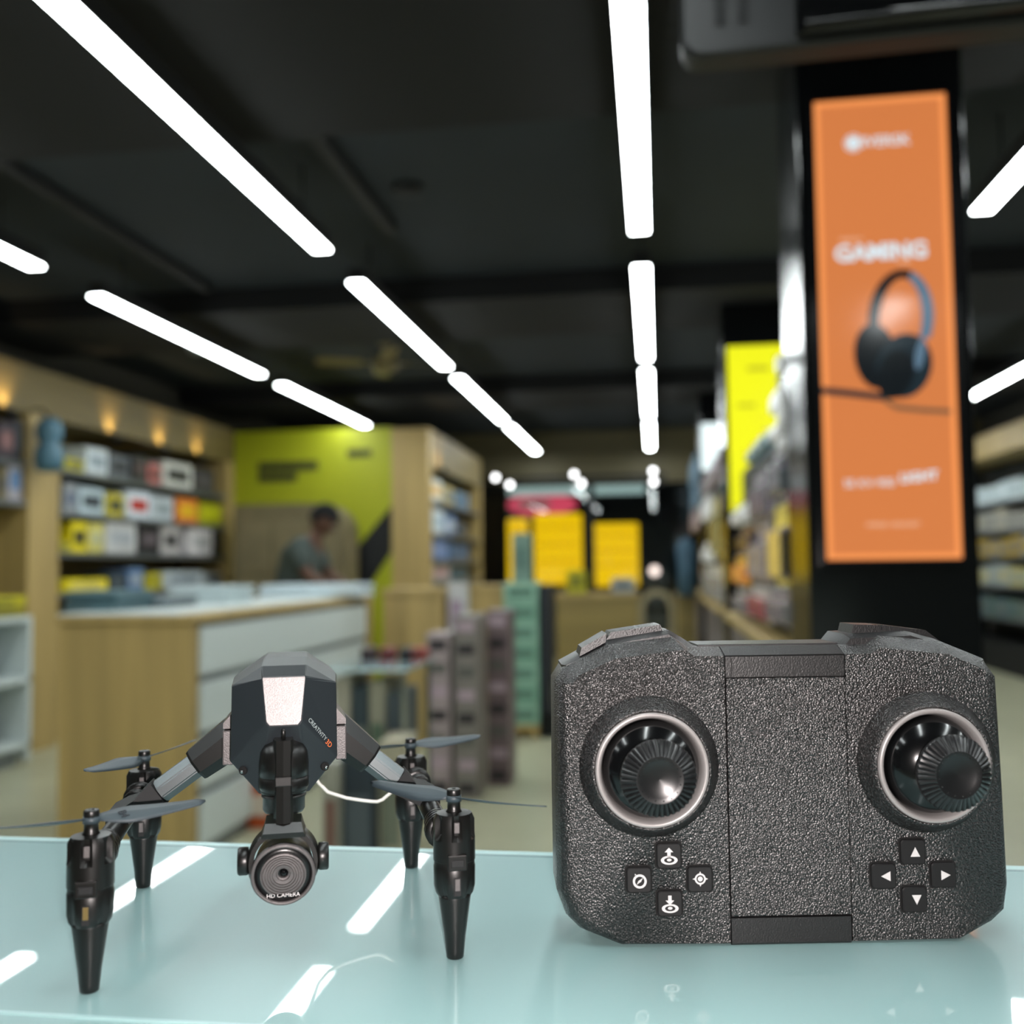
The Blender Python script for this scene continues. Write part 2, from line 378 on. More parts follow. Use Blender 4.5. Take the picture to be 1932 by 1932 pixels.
poly_icon(ringpoly(cx+.1, cz+.1, 2.1, 1.45) + disc(cx+.1, cz+.1, .95) + [[(cx-.3,cz+2.1),(cx+.5,cz+2.1),(cx+.1,cz+3)], [(cx-.3,cz-1.9),(cx+.5,cz-1.9),(cx+.1,cz-2.8)], [(cx-1.9,cz+.5),(cx-1.9,cz-.3),(cx-2.9,cz+.1)], [(cx+2.1,cz+.5),(cx+2.1,cz-.3),(cx+3.1,cz+.1)]], o)
for (cx, cz), d in (((48.7,34.3),0), ((37.1,25.4),1), ((48.7,16.4),2), ((60.2,25.4),3)):
    o = button(cx, cz); q = 1.85
    cx += .8; cz += -.1
    tri = [(-q,-q*.95),(q,-q*.95),(0,q)]
    a = d*pi/2
    poly_icon([[(cx+x*cos(a)-z*sin(a), cz+x*sin(a)+z*cos(a)) for x, z in tri]], o)

# ------------------------------------------------------------------ the drone
DB = mat('drone_body_plastic', (29, 35, 39), .46, bump=(2500, .12, .0001))
DLEG = mat('drone_leg_plastic', (13, 13, 12), .34, bump=(900, .1, .0001))
DTUBE = mat('drone_arm_aluminium', (112, 118, 120), .33, metal=.85, bump=(2200, .25, .0001))
DPROP = mat('drone_propeller_plastic', (50, 62, 68), .5)
DTIP = mat('drone_blade_text', (28, 34, 40), .6)
BRASS = mat('brass_contact', (190, 165, 110), .35, metal=1)
ORANGE = mat('orange_print', (215, 110, 60), .6)
dr = empty('quadcopter_drone', (-.1583, .4046, TZ), radians(19.9), 'small dark folding quadcopter drone with a camera, standing on four tapered legs', 'drone')
X0 = 2.8
def sec(y, P, tl=0):   # P: four (x,z) on the right half from the top centre side down
    return [(X0+x, y+tl*(z-95), z) for x, z in P] + [(X0-x, y+tl*(z-95), z) for x, z in P[::-1]]
b = MB()
b.loft([sec(-40, [(8.2,104.2),(8.05,103),(6.7,87),(5.6,85.6)], .13),
        sec(-30, [(8.5,107.4),(20.0,100.2),(20.4,71),(9.5,58)]),
        sec(-6, [(8.5,108.6),(20.8,101),(21,70.5),(9.5,56.5)]),
        sec(34, [(8.5,107.5),(19.5,100),(19.5,71),(9,58)]),
        sec(44, [(6.5,103),(14,97),(14,75),(7,64)])], DB)
bmesh.ops.bevel(b.bm, geom=[e for e in b.bm.edges], offset=.35, segments=1, affect='EDGES')
body = b.build('body', DB, dr, scale=k)
b = MB(); b.loft([[(X0+x, y+.13*(z-95), z) for x, z in [(-7.9,103.6),(7.9,103.6),(6.4,87.4),(5.2,85.9),(-5.2,85.9),(-6.4,87.4)]] for y in (-40.35, -39.8)], DB)
b.build('nose_plate', mat('nose_plate_plastic', (96, 92, 92), .36, metal=.3, bump=(2500, .35, .0002)), body, scale=k);  # paler than the body plastic: flash brightness put into the colour
MATS['nose_plate_plastic']
for q in (o for o in bpy.data.objects if o.name.startswith('nose_plate')): q.data.materials.clear(); q.data.materials.append(MATS['nose_plate_plastic'])
# facet frame for the lettering: right big facet between the nose plate and the side
def facet_text():
    A = Vector((X0+8.0, -40, 103)); Bp = Vector((X0+20, -30, 100)); Cc = Vector((X0+20.4, -30, 71))
    u = (Bp-A).normalized(); n = u.cross(Cc-A).normalized(); 
    if n.y > 0: n = -n
    return n
nf = facet_text()
def place_facet(px, py, yl):   # a point of the facet through its photograph ray
    pass
fc = Vector((X0+13.0, -35.7, 82.0)) + nf*.5
ex = Vector((.62, .40, -.78)); ex = (ex - nf*ex.dot(nf)).normalized(); ez = nf
ey = ez.cross(ex).normalized()
Mt = Matrix((( ex.x, ey.x, ez.x, fc.x),(ex.y, ey.y, ez.y, fc.y),(ex.z, ey.z, ez.z, fc.z),(0,0,0,1)))
text_obj('lettering', 'CREATIVITY', 2.3, mat('soft_print', (150, 160, 160), .6), body, Matrix.Scale(k, 4) @ Mt @ T(-1.2, 0, 0), extrude=.03)
text_obj('lettering', '3D', 2.9, ORANGE, body, Matrix.Scale(k, 4) @ Mt @ T(7.2, -.2, 0), extrude=.03)
for s in (-1, 1):   # small lights low on the facets
    c = Vector((X0+s*15.6, -31.5, 67.6))
    MB().lathe([(1.7, -.5), (1.7, .3), (1.2, .5), (.01, .3)], GAP, Matrix.Translation(c) @ Matrix.Rotation(s*.5, 4, 'Z') @ NEGY, 16).build('light_recess', GAP, body, scale=k)
    MB().lathe([(.7, 0), (.7, .5), (.4, .9), (.01, 1.0)], CHROME, Matrix.Translation(c+Vector((s*.3, -.3, -.3))) @ NEGY, 12).build('led', CHROME, body, scale=k)
# camera stem
b = MB()
My = T(X0, -38, 0)
b.lathe([(8.4, 60), (9.3, 62.6), (9.3, 65.8), (9.05, 66), (9.05, 66.6), (9.3, 66.8), (9.3, 71.5), (8.8, 75.5), (7.2, 78), (4, 79.5), (.01, 80)], DLEG, My, 40)
b.lathe([(7.2, 52.8), (7.9, 54), (7.9, 58.6), (8.4, 58.8), (8.4, 59.4), (7.9, 59.6), (7.9, 60.4), (8.8, 60.6), (8.8, 61.4), (8.0, 61.8)], DLEG, My, 40)
stem = b.build('camera_stem', DLEG, dr, scale=k)
b = MB(); b.loft([[(X0+x, y, z) for x, y in [(-3.7,-44.8),(-2.6,-48),(0,-48.8),(2.6,-48),(3.7,-44.8),(3.2,-38),(-3.2,-38)]] for z in (50.4, 81.0)], DLEG)
b.lathe([(.8, 0), (.8, 3.6), (.4, 4.2)], DLEG, T(X0, -45.5, 80.8), 10)
b.build('rib', DLEG, stem, scale=k, autosmooth=False)
MB().box((X0-3.1, -49.3, 64.2), (X0+3.1, -44, 67.8), DLEG, bevel=.4).build('clip', DLEG, stem, scale=k)
b = MB(); b.loft([[(X0+x, y, 50.6) for x, y in [(-6.6,-47.5),(6.6,-47.5),(6.6,-34),(-6.6,-34)]], [(X0+x, y, 47.6) for x, y in [(-7.4,-50.6),(7.4,-50.6),(7.4,-34),(-7.4,-34)]], [(X0+x, y, 45.6) for x, y in [(-8.2,-50),(8.2,-50),(8.2,-34),(-8.2,-34)]]], DLEG)
b.build('neck', DLEG, stem, scale=k)
# gimbal
gb = MB(); c = Vector((X0, -42, 35.6)); R0, r0 = 12.0, 2.4
loops = []
for i in range(33):
    a = radians(-28) + radians(236)*i/32
    u = Vector((cos(a), 0, sin(a))); ctr = c + u*R0
    loops.append([ctr + u*dx + Vector((0, dy, 0)) for dx, dy in [(-1.1,-4.6),(.6,-4.6),(1.3,-3.0),(1.3,4),(-1.1,4)]])
gb.loft(loops, DLEG); yoke = gb.build('gimbal_yoke', DLEG, stem, scale=k, autosmooth=True)
for s in (-1, 1):
    Mk = T(X0+s*11.5, -42.5, 36.2) @ Matrix.Rotation(s*pi/2, 4, 'Y')
    MB().lathe([(3.4, 0), (3.4, 1.2), (4.9, 1.4), (5.1, 2), (5.1, 4.6), (4.6, 5.2), (.01, 5.2)], DLEG, Mk, 28).build('gimbal_knob', DLEG, stem, scale=k)
Mc = T(X0, -41.5, 33.2) @ Matrix.Rotation(radians(9), 4, 'X') @ NEGY
LENSR = mat('lens_bezel', (96, 92, 92), .40, metal=.4, bump=(2500, .6, .0003))
LENSK = mat('lens_face_black', (14, 15, 16), .28)
cb = MB().lathe([(9, -8), (10.4, -6), (11.0, 0), (11.6, 5.5), (11.9, 6.2), (11.0, 6.6), (.01, 6.6)], DLEG, Mc, 48).build('camera_body', DLEG, dr, scale=k)
MB().lathe([(11.6, 6.4), (11.9, 7.2), (11.5, 8.2), (10.6, 8.3), (10.4, 7.2), (10.3, 6.5)], LENSR, Mc, 56, cap=False).build('rim', LENSR, cb, scale=k)
MB().lathe([(10.35, 7.1), (10.35, 7.35), (8.3, 7.35)], LENSK, Mc, 48, cap=False).build('face_ring', LENSK, cb, scale=k)
# the front disc with its flat bottom, stepped in rings towards the lens
b = MB(); n = 64; loops = []
prof = [(8.35, 7.2), (8.35, 8.3), (7.75, 8.5)]
for rr0 in (7.6, 6.7, 5.8, 4.9, 4.0): prof += [(rr0, 8.35), (rr0-.08, 7.8), (rr0-.26, 7.8), (rr0-.34, 8.3)]
prof += [(2.6, 8.15), (2.4, 7.6), (1.9, 7.4), (1.8, 6.6)]
for r, h in prof:
    off = (8.35-r)*.08
    loops.append([Mc @ Vector((r*cos(2*pi*i/n), max(r*sin(2*pi*i/n)+off, -6.9), h)) for i in range(n)])
b.loft(loops, LENSR, cap=False); b.build('lens_rings', LENSR, cb, scale=k, autosmooth=True)
MB().lathe([(1.9, 6.9), (1.4, 6.6), (.01, 6.5)], DOME, Mc, 24, cap=False).build('lens', DOME, cb, scale=k)
MB().lathe([(1.45, 6.7), (1.2, 7.1), (.7, 7.4), (.01, 7.5)], mat('lens_glass', (10, 10, 12), .08), Mc @ T(.2, .3, 0), 20, cap=False).build('lens', MATS['lens_glass'], cb, scale=k)
text_obj('lettering', 'HD CAMERA', 2.15, mat('bright_print', (225, 222, 222), .5), cb, Matrix.Scale(k, 4) @ Mc @ T(0, -8.0, 7.45), extrude=.04, bold=.0)
# arm mounts, arms, motor bars
for s in (-1, 1):
    m_ = MB().box((X0+s*20.2, -15, 66.8), (X0+s*24.6, 8, 80.6), DB, bevel=.5)
    m_.loft([[(X0+s*x, y, z) for x, z in [(20.3,81.3),(24.4,81.3),(24.4,83.4),(20.3,88.2)]] for y in (-14.5, 8)], DB)
    m_.build('arm_mount', mat('arm_mount_plastic', (90, 86, 86), .38, metal=.3, bump=(2500, .4, .0002)), dr, scale=k)
    for q in (o for o in bpy.data.objects if o.name.startswith('arm_mount')): q.data.materials.clear(); q.data.materials.append(MATS['arm_mount_plastic'])
    A = Vector((X0+s*20, 0, 76.5)); E = Vector((s*60.5, 0, 45.5)); d = (E-A)
    at = lambda t: A + d*t
    Q = d.to_track_quat('Z', 'Y').to_matrix().to_4x4()
    L = d.length
    MM = Matrix.Translation(A) @ Q
    # socket: octagonal tapered sleeve
    MB().lathe([(9.0, -2), (8.6, 4), (7.4, 19), (7.0, 20)], BLACKM, MM, 8, smooth=False, a0=pi/8).build('arm_socket', DLEG, dr, scale=k)
    for q in [o for o in bpy.data.objects if o.name.startswith('arm_socket')]: q.data.materials.clear(); q.data.materials.append(DLEG)
    b = MB().lathe([(5.4, 17), (5.4, 37)], DTUBE, MM, 8, smooth=False, a0=pi/8)
    bmesh.ops.bevel(b.bm, geom=list(b.bm.edges), offset=.5, segments=2, affect='EDGES')
    b.build('arm_tube', DTUBE, dr, scale=k)
    # wedge that spreads from the arm onto the motor bar
    b = MB(); J = at(.84); Ee = Vector((s*62.5, 0, 46.5))
    def quad(p, w_, h_, tilt=0): return [(p.x - h_*.5*s*tilt, p.y-w_, p.z+h_), (p.x-h_*.5*s*tilt, p.y+w_, p.z+h_), (p.x+h_*.5*s*tilt, p.y+w_, p.z-h_), (p.x+h_*.5*s*tilt, p.y-w_, p.z-h_)]
    J0 = at(.70); rect = lambda p, r: [tuple(p + Q.to_3x3() @ Vector(v)) for v in ((0 if 0 else r*-s, -r, 0), (r*-s, r, 0), (r*s, r, 0), (r*s, -r, 0))]
    J1 = rect(J0, 5.6)
    J1 = sorted(J1, key=lambda v: -v[2]); up_ = sorted(J1[:2], key=lambda v: v[1]); dn_ = sorted(J1[2:], key=lambda v: -v[1])
    b.loft([up_+dn_, quad(J*.5+Ee*.5, 8.5, 4.8, .6), quad(Ee, 14, 4.2, .2), quad(Ee+Vector((s*4, 0, -.5)), 11, 3, 0)], BLACKM)
    b.build('arm_joint', BLACKM, dr, scale=k)
    b = MB().tube([(s*62.5, -50, 43.5), (s*62.5, 50, 43.5)], 4.4, DLEG, 14)
    for yy in (-46, -43.2, -36, -33, 33, 36, 43.2, 46):
        rr_ = 6.6 if abs(yy) > 40 else 5.4
        b.lathe([(4, -.9), (rr_, -.9), (rr_, .9), (4, .9)], DLEG, T(s*62.5, yy, 43.5) @ NEGY, 18)
    for yy in (-40, -30, 30, 40): b.box((s*62.5-1.4, yy-1.6, 36.4), (s*62.5+1.4, yy+1.6, 41), DLEG, bevel=.3)
    b.build('motor_bar', DLEG, dr, scale=k)
# motors with legs
def motor(cx, cy):
    Mm = T(cx, cy, 0)
    b = MB()
    n = 48; prof = [(6.2, 23.0), (7.2, 24.5), (7.75, 27), (7.8, 34), (7.6, 34.4), (7.6, 36), (7.85, 36.2), (7.85, 44), (7.7, 46), (7.7, 51), (6.6, 53.2), (3.2, 53.6)]
    loops = []
    for r, h in prof:
        L = []
        for i in range(n):
            a = 2*pi*i/n; q = r
            if 45.5 < h < 53 and (i % 8) in (0, 1, 7): q = r-1.7
            if h < 33 and (i % 12) in (5, 6, 7): q = r-.9
            L.append((cx+q*cos(a-pi/2), cy+q*sin(a-pi/2), h))
        loops.append(L)
    b.loft(loops, DLEG); hs = b.build('motor_housing', DLEG, dr, scale=k, autosmooth=True)
    MB().box((cx-3.6, cy-8.6, 33.8), (cx+3.6, cy-6.8, 39.6), DLEG, bevel=.5).build('clip', DLEG, hs, scale=k)
    MB().box((cx-2.4, cy-9.1, 35.2), (cx+2.4, cy-8.3, 37.8), BLACKM, bevel=.3).build('clip', DLEG, hs, scale=k)
    MB().box((cx-1.3, cy-7.95, 24.6), (cx+1.3, cy-7.0, 31.2), BLACKM, bevel=.1).build('slot', BLACKM, hs, scale=k)
    MB().box((cx-.9, cy-8.2, 26.6), (cx+.9, cy-7.6, 30.8), BRASS if (cx < 0 and cy < 0) else LENSR, bevel=.1).build('contact', BRASS if (cx < 0 and cy < 0) else LENSR, hs, scale=k)
    MB().box((cx-1.0, cy-7.6, 47.2), (cx+1.0, cy-6.6, 51), LENSR, bevel=.2).build('contact', LENSR, hs, scale=k)
    MB().lathe([(2.9, 0), (3.25, .4), (3.45, 2.5), (4.0, 8), (6.1, 22.6), (6.1, 23.6)], DLEG, Mm, 36).build('leg', DLEG, dr, scale=k)
    MB().lathe([(3.3, 53.3), (2.5, 54.4), (2.4, 58.3), (2.65, 58.5), (2.65, 61.4), (2.4, 61.9), (.7, 61.9), (.5, 61.3), (.01, 61.3)], DLEG, Mm, 28).build('rotor_hub', DLEG, dr, scale=k)
def prop(cx, cy, ang, R, sgn, nm=None):
    root_ = Matrix.Translation((cx, cy, 58.4)) @ Matrix.Rotation(ang, 4, 'Z')
    b = MB()
    for side in (0, 1):
        Ms = root_ @ Matrix.Rotation(pi*side, 4, 'Z'); loops = []
        N = 16
        for i in range(N+1):
            t = i/N; x = 2.0 + (R-2.0)*t
            ch = 4.0 + 7.4*(sin(min(1, t*2.8)*pi/2)) - 6.2*max(0, t-.3)/.7
            if t > .93: ch *= sqrt(max(.05, 1-((t-.93)/.075)**2))
            pt = radians(22-9*t)*sgn; zc = .9*t*t*1.6
            yo = sgn*(.6 - 2.2*t*(1-t))
            L = []
            for u_, th in ((-.5, 0), (-.25, .28), (.1, .34), (.5, 0), (.1, -.18), (-.25, -.18)):
                yy = ch*u_ + yo; L.append(Ms @ Vector((x, yy*cos(pt) - th*sin(pt), zc + yy*sin(pt) + th*cos(pt) + .15)))
            loops.append(L)
        b.loft(loops, DPROP, smooth=True)
    b.lathe([(2.9, -1.0), (2.9, 1.2)], DPROP, Matrix.Translation((cx, cy, 58.4)), 20)
    return b.build('propeller', DPROP, dr, scale=k)
for sx, sy in ((-62.5, -58), (65.5, -58), (-62.4, 58), (61.2, 58)): motor(sx, sy)
p1 = prop(-62.5, -58, radians(17), 39, 1)
prop(65.5, -58, radians(-44), 40.5, -1)
prop(-62.4, 58, radians(62), 39, -1)
prop(61.2, 58, radians(12), 37, 1)
Mb = T(-62.5, -58, 58.4) @ Matrix.Rotation(radians(17), 4, 'Z') @ T(10.5, 0, .75) @ Matrix.Rotation(radians(19), 4, 'X') @ Matrix.Rotation(radians(-75), 4, 'Z')
text_obj('lettering', 'B4', 4.2, DTIP, p1, Matrix.Scale(k, 4) @ Mb, extrude=.12)
MB().tube([(X0+8, 38, 58), (16.6, 45, 45.7), (21, 45, 41), (26.3, 45, 39), (29.5, 45, 37.8), (33, 45, 37), (37, 45, 36.2), (41, 45, 35.5), (44, 45, 35.2), (46.5, 45, 36), (52, 46, 40)], .75, mat('white_wire', (225, 222, 215), .5), 8).build('wire', MATS['white_wire'], dr, scale=k)

#@@SHOP@@
ORD = ['leftmost', 'second from left', 'third from left', 'fourth from left', 'fifth from left', 'sixth from left', 'seventh from left', 'eighth from left', 'ninth from left', 'tenth from left']
def depth_at(p): return -(RM.transposed() @ (Vector(p)-EYE)).z
def pack(name, lo, hi, c, c2, label, cat, group, axis='x', bev=.004, lid=True):
    """a carton: body with a printed band proud of its front and a lid seam"""
    lo = [min(a, b) for a, b in zip(lo, hi)]; hi_ = [max(a, b) for a, b in zip(lo, hi)]
    b = MB(); A = colmat(c); B = colmat(c2)
    b.box(lo, hi_, A, bevel=bev, seg=1)
    dz = hi_[2]-lo[2]; z0, z1 = lo[2]+dz*.28, lo[2]+dz*.72
    if axis == 'x+':
        dy = hi_[1]-lo[1]; b.box((hi_[0]-.001, lo[1]+dy*.14, z0), (hi_[0]+.0015, hi_[1]-dy*.14, z1), B)
    elif axis == 'x-':
        dy = hi_[1]-lo[1]; b.box((lo[0]-.0015, lo[1]+dy*.14, z0), (lo[0]+.001, hi_[1]-dy*.14, z1), B)
    else:
        dx = hi_[0]-lo[0]; b.box((lo[0]+dx*.14, lo[1]-.0015, z0), (hi_[0]-dx*.14, lo[1]+.001, z1), B)
    c0 = ((lo[0]+hi_[0])/2, (lo[1]+hi_[1])/2, lo[2])
    return tag(b.build(name, A, loc=c0), label, cat, group)

# ---- left wall unit: fascia, upright, back, shelves
lu = empty('wall_shelf_unit', (-4.05, 5.5, 0), 0, 'long oak wall unit with four stocked shelves below a warm lit fascia', 'shelf unit')
def under(par, mb, nm, m, label=None):
    o = mb.build(nm, m, loc=tuple(par.location)); o.parent = par; o.location = (0, 0, 0)
    if label: o['label'] = label
    return o
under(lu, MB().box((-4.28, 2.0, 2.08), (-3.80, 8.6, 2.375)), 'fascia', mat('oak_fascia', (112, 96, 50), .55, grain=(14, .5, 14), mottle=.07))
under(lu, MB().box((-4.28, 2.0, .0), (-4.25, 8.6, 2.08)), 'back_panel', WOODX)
under(lu, MB().box((-4.24, 5.60, .0), (-3.80, 5.92, 2.078)), 'upright', WOOD)
under(lu, MB().box((-4.24, 8.45, .0), (-3.80, 8.598, 2.078)), 'upright', WOOD)
SHELFM = mat('grey_shelf_board', (96, 100, 100), .4)
rowz = [onX(130, y, -3.82).z for y in (887, 967, 1042, 1120)]
for z in rowz: under(lu, MB().box((-4.24, 5.93, z-.03), (-3.80, 8.44, z-.0005)), 'shelf', SHELFM)
under(lu, MB().box((-4.24, 5.93, .0), (-3.90, 8.44, .8)), 'base_cabinet', WOOD)
rowsL = [
 [(125,160,845,868,(200,190,30),(90,90,40),'yellow'),(163,205,838,888,(215,225,228),(150,165,175),'white'),(206,246,848,892,(90,96,104),(30,34,40),'grey and black'),(252,280,850,900,(24,24,28),(80,60,60),'black'),(281,305,868,905,(200,110,105),(90,60,60),'pinkish red'),(308,364,870,917,(205,205,198),(30,32,34),'white with black print'),(368,405,880,925,(52,48,50),(80,76,80),'dark grey')],
 [(122,148,895,950,(150,155,160),(100,110,130),'grey'),(150,198,915,965,(190,208,215),(40,50,60),'pale blue'),(202,236,925,968,(200,185,50),(40,50,50),'yellow'),(240,285,925,976,(222,232,240),(190,40,30),'white with red print'),(288,328,932,978,(190,200,205),(150,160,165),'pale grey'),(335,374,938,984,(225,130,55),(235,190,30),'orange'),(376,424,945,986,(165,165,20),(200,200,20),'lime yellow')],
 [(118,134,990,1010,(190,180,60),(150,140,60),'dull yellow'),(136,165,978,1036,(235,215,20),(30,30,30),'bright yellow'),(168,197,985,1040,(215,205,110),(190,190,150),'cream'),(200,258,978,1043,(200,200,198),(170,175,180),'off white'),(262,303,990,1045,(20,20,22),(95,85,90),'black'),(306,340,993,1050,(195,190,188),(60,60,60),'white'),(356,402,996,1050,(220,215,215),(180,180,180),'bright white'),(404,436,1000,1050,(18,18,20),(40,40,42),'tall black')],
 [(122,205,1074,1100,(230,210,20),(215,200,110),'long yellow'),(208,240,1082,1118,(45,58,70),(80,90,95),'slate blue'),(243,272,1073,1115,(95,125,165),(160,170,180),'blue'),(280,306,1080,1110,(205,190,25),(150,150,60),'small yellow'),(310,384,1074,1105,(185,195,198),(130,140,150),'pale grey'),(387,424,1080,1105,(150,155,158),(90,95,100),'mid grey')]]
rnm = ['top', 'second', 'third', 'lowest']
for ri, rw in enumerate(rowsL):
    for i, (x0, x1, y0, y1, c, c2, word) in enumerate(rw):
        ym = (y0+y1)/2; a = onX(x0, ym, -3.83); b_ = onX(x1, ym, -3.83)
        a.y = max(a.y, 5.94); b_.y = min(b_.y, 8.43)
        z0 = rowz[ri]; h = min((y1-y0)*depth_at((a+b_)/2)/FPX, (rowz[ri-1]-rowz[ri]-.036) if ri else 9)
        pack('product_box', (-4.06, a.y, z0), (-3.83, b_.y-.008, z0+h), c, c2,
             '%s box, %s on the %s left wall shelf' % (word, ORD[i], rnm[ri]), 'box', 'product boxes on the left wall shelves', 'x+')
# picture lamps along the fascia
WARM = mat('warm_bulb', (255, 214, 140), .5, emit=14, emitc=(255, 205, 120))
def glow(par):
    L = bpy.data.lights.new('warm_spot', 'SPOT'); L.energy = 2.6; L.color = (1, .74, .40); L.spot_size = radians(95); L.spot_blend = 1; L.shadow_soft_size = .015
    o = bpy.data.objects.new('warm_spot', L); COL.objects.link(o); o.parent = par; o.location = (0, 0, .034); o.rotation_euler = (0, radians(180-22), 0)
for i, (y, nm) in enumerate([(5.34, 'by the left edge of the photo'), (6.5, 'over the upright end of the shelves'), (7.21, 'in the middle of the shelves'), (7.85, 'nearest the lime panel')]):
    s = empty('fascia_spotlight', (-3.74, y, 2.03), 0, 'small warm spotlight under the oak fascia, the one %s' % nm, 'spotlight', 'warm spotlights under the fascia')
    MB().box((-.06, -.012, -.012), (.0, .012, .0), DARKMETAL).build('bracket', DARKMETAL, s)
    MB().lathe([(.022, -.02), (.03, .03), (.026, .03), (.02, -.012), (.01, -.014)], DARKMETAL, n=16, cap=True).build('shade', DARKMETAL, s)
    MB().lathe([(.017, .008), (.012, .018), (.001, .022)], WARM, n=12).build('bulb', WARM, s)
    glow(s)
# left-hand bay: dark stock, white cubby cabinet, yellow goods
for i, (x0, x1, y0, y1, c, c2, wd) in enumerate([(0,30,800,870,(70,60,66),(150,110,110),'dark grey product box with pinkish print'),(32,62,790,868,(30,38,48),(70,80,90),'dark slate product box'),
        (0,16,885,945,(120,110,80),(70,70,70),'brown and grey product box'),(18,60,868,945,(170,165,172),(95,135,180),'white product box with a blue patch')]):
    ym = (y0+y1)/2; a = onX(x0-2, ym, -3.83); b_ = onX(x1, ym, -3.83); z0 = rowz[0] if i < 2 else onX(30, 945, -3.83).z
    z0 = onX(30, 869, -3.83).z if i < 2 else z0
    b_.y = min(b_.y, 5.59)
    h = (y1-y0)*depth_at(b_)/FPX
    pack('product_box', (-4.08, a.y, z0), (-3.83, b_.y-.006, z0+h), c, c2, wd + ' on the bay left of the oak upright', 'box', 'stock in the bay left of the upright', 'x+')
for z in (onX(30, 869, -3.83).z, onX(30, 945, -3.83).z): under(lu, MB().box((-4.24, 4.0, z-.03), (-3.81, 5.595, z-.0005)), 'shelf', SHELFM)
cub = empty('cubby_cabinet', (-3.85, 4.8, 0), 0, 'white open cubby cabinet at the left edge below the yellow goods', 'cabinet')
cz1 = .85
for z in (.10, .47, cz1-.03): under(cub, MB().box((-4.20, 4.2, z), (-3.60, 5.36, z+.03)), 'board', WHITE)
for y in (4.2, 5.33): under(cub, MB().box((-4.20, y, 0.02), (-3.60, y+.03, cz1-.031)), 'side_panel', WHITE)
under(cub, MB().box((-4.22, 4.2, .0), (-4.201, 5.36, cz1)), 'back_panel', WHITE)
under(cub, MB().box((-4.15, 4.25, .0), (-3.65, 5.30, .099)), 'plinth', GREY)
pack('storage_box', (-4.1, 4.95, .50), (-3.75, 5.10, .68), (60, 110, 150), (90, 140, 170), 'blue storage box inside the upper cubby of the white cabinet', 'box', None, 'x+')
b = MB().lathe([(.09, 0), (.13, .05), (.13, .15), (.09, .19), (.05, .2)], colmat((70, 76, 80)), n=20); o = b.build('round_tub', colmat((70, 76, 80))); o.location = (-3.85, 5.12, .132)
tag(o, 'dark grey round tub in the lower cubby of the white cabinet', 'tub')
for i, (z, c, w_) in enumerate([(.852, (150, 140, 40), 'olive yellow'), (.912, (196, 186, 30), 'bright yellow')]):
    pack('flat_carton', (-4.05, 4.5, z), (-3.62, 5.33, z+.055), c, (120, 118, 50), '%s flat carton lying on the white cubby cabinet' % w_, 'box', 'flat cartons on the cubby cabinet', 'x+')
b = MB(); lem = colmat((190, 180, 20)); b.lathe([(.06, 0), (.07, .02), (.025, .05), (.025, .16), (.11, .19), (.15, .25), (.12, .34), (.04, .38), (.01, .38)], lem, n=20)
o = b.build('table_fan', lem); o.location = (-3.8, 4.98, .968); tag(o, 'yellow table gadget with a round head on the cartons by the left edge', 'gadget')
b = MB(); tq = colmat((74, 112, 130)); b.lathe([(.01, 0), (.07, .012), (.087, .075), (.08, .145), (.055, .18), (.075, .215), (.08, .28), (.05, .335), (.01, .34)], tq, n=24)
pp = onX(92, 892, -3.67); o = b.build('hanging_pouch', tq); o.location = (-3.67, pp.y, pp.z); tag(o, 'two lobed teal pouch hanging at the top of the oak upright', 'pouch')
b = MB().tube([(-3.67, pp.y, pp.z+.335), (-3.72, pp.y+.01, pp.z+.39), (-3.80, pp.y+.03, pp.z+.40)], .006, DARKMETAL); o = b.build('pouch_strap', DARKMETAL); o.parent = bpy.data.objects['hanging_pouch']; o.matrix_parent_inverse = Matrix.Translation(-bpy.data.objects['hanging_pouch'].location)

# ---- lime panel, with print
LIME = mat('lime_yellow_panel', (160, 166, 16), .5)
PRT = mat('dark_print', (58, 60, 20), .6)
lp = struct('trim_4', (-3.795, 8.6, 0), (-2.32, 8.68, 2.36), LIME)
lpo = empty('wall_graphic', (-3.0, 8.595, 0), 0, 'dark lettering and slanting black band printed on the lime yellow panel', 'sign')
def bars(x0, x1, ya, yb, n, seed):
    r = random.Random(seed); b = MB(); A = onY(x0, ya, 8.59); Bq = onY(x1, yb, 8.59); W = Bq.x-A.x; x = A.x
    while x < Bq.x:
        w_ = W/n*r.uniform(.5, .95)
        b.box((x, 8.592, Bq.z), (min(x+w_*.85, Bq.x), 8.599, A.z), PRT); x += w_
    return b
under(lpo, bars(487, 600, 872, 887, 14, 1), 'lettering', PRT); under(lpo, bars(487, 560, 893, 908, 9, 2), 'lettering', PRT); under(lpo, bars(655, 700, 848, 861, 6, 3), 'lettering', PRT)
P = [onY(*q, 8.59) for q in [(738, 955), (738, 1042), (690, 1115), (645, 1115), (645, 1068)]]
b = MB(); b.loft([[(p.x, y, p.z) for p in P] for y in (8.590, 8.5985)], BLACKM); under(lpo, b, 'black_band', mat('charcoal_band', (26, 28, 34), .6))
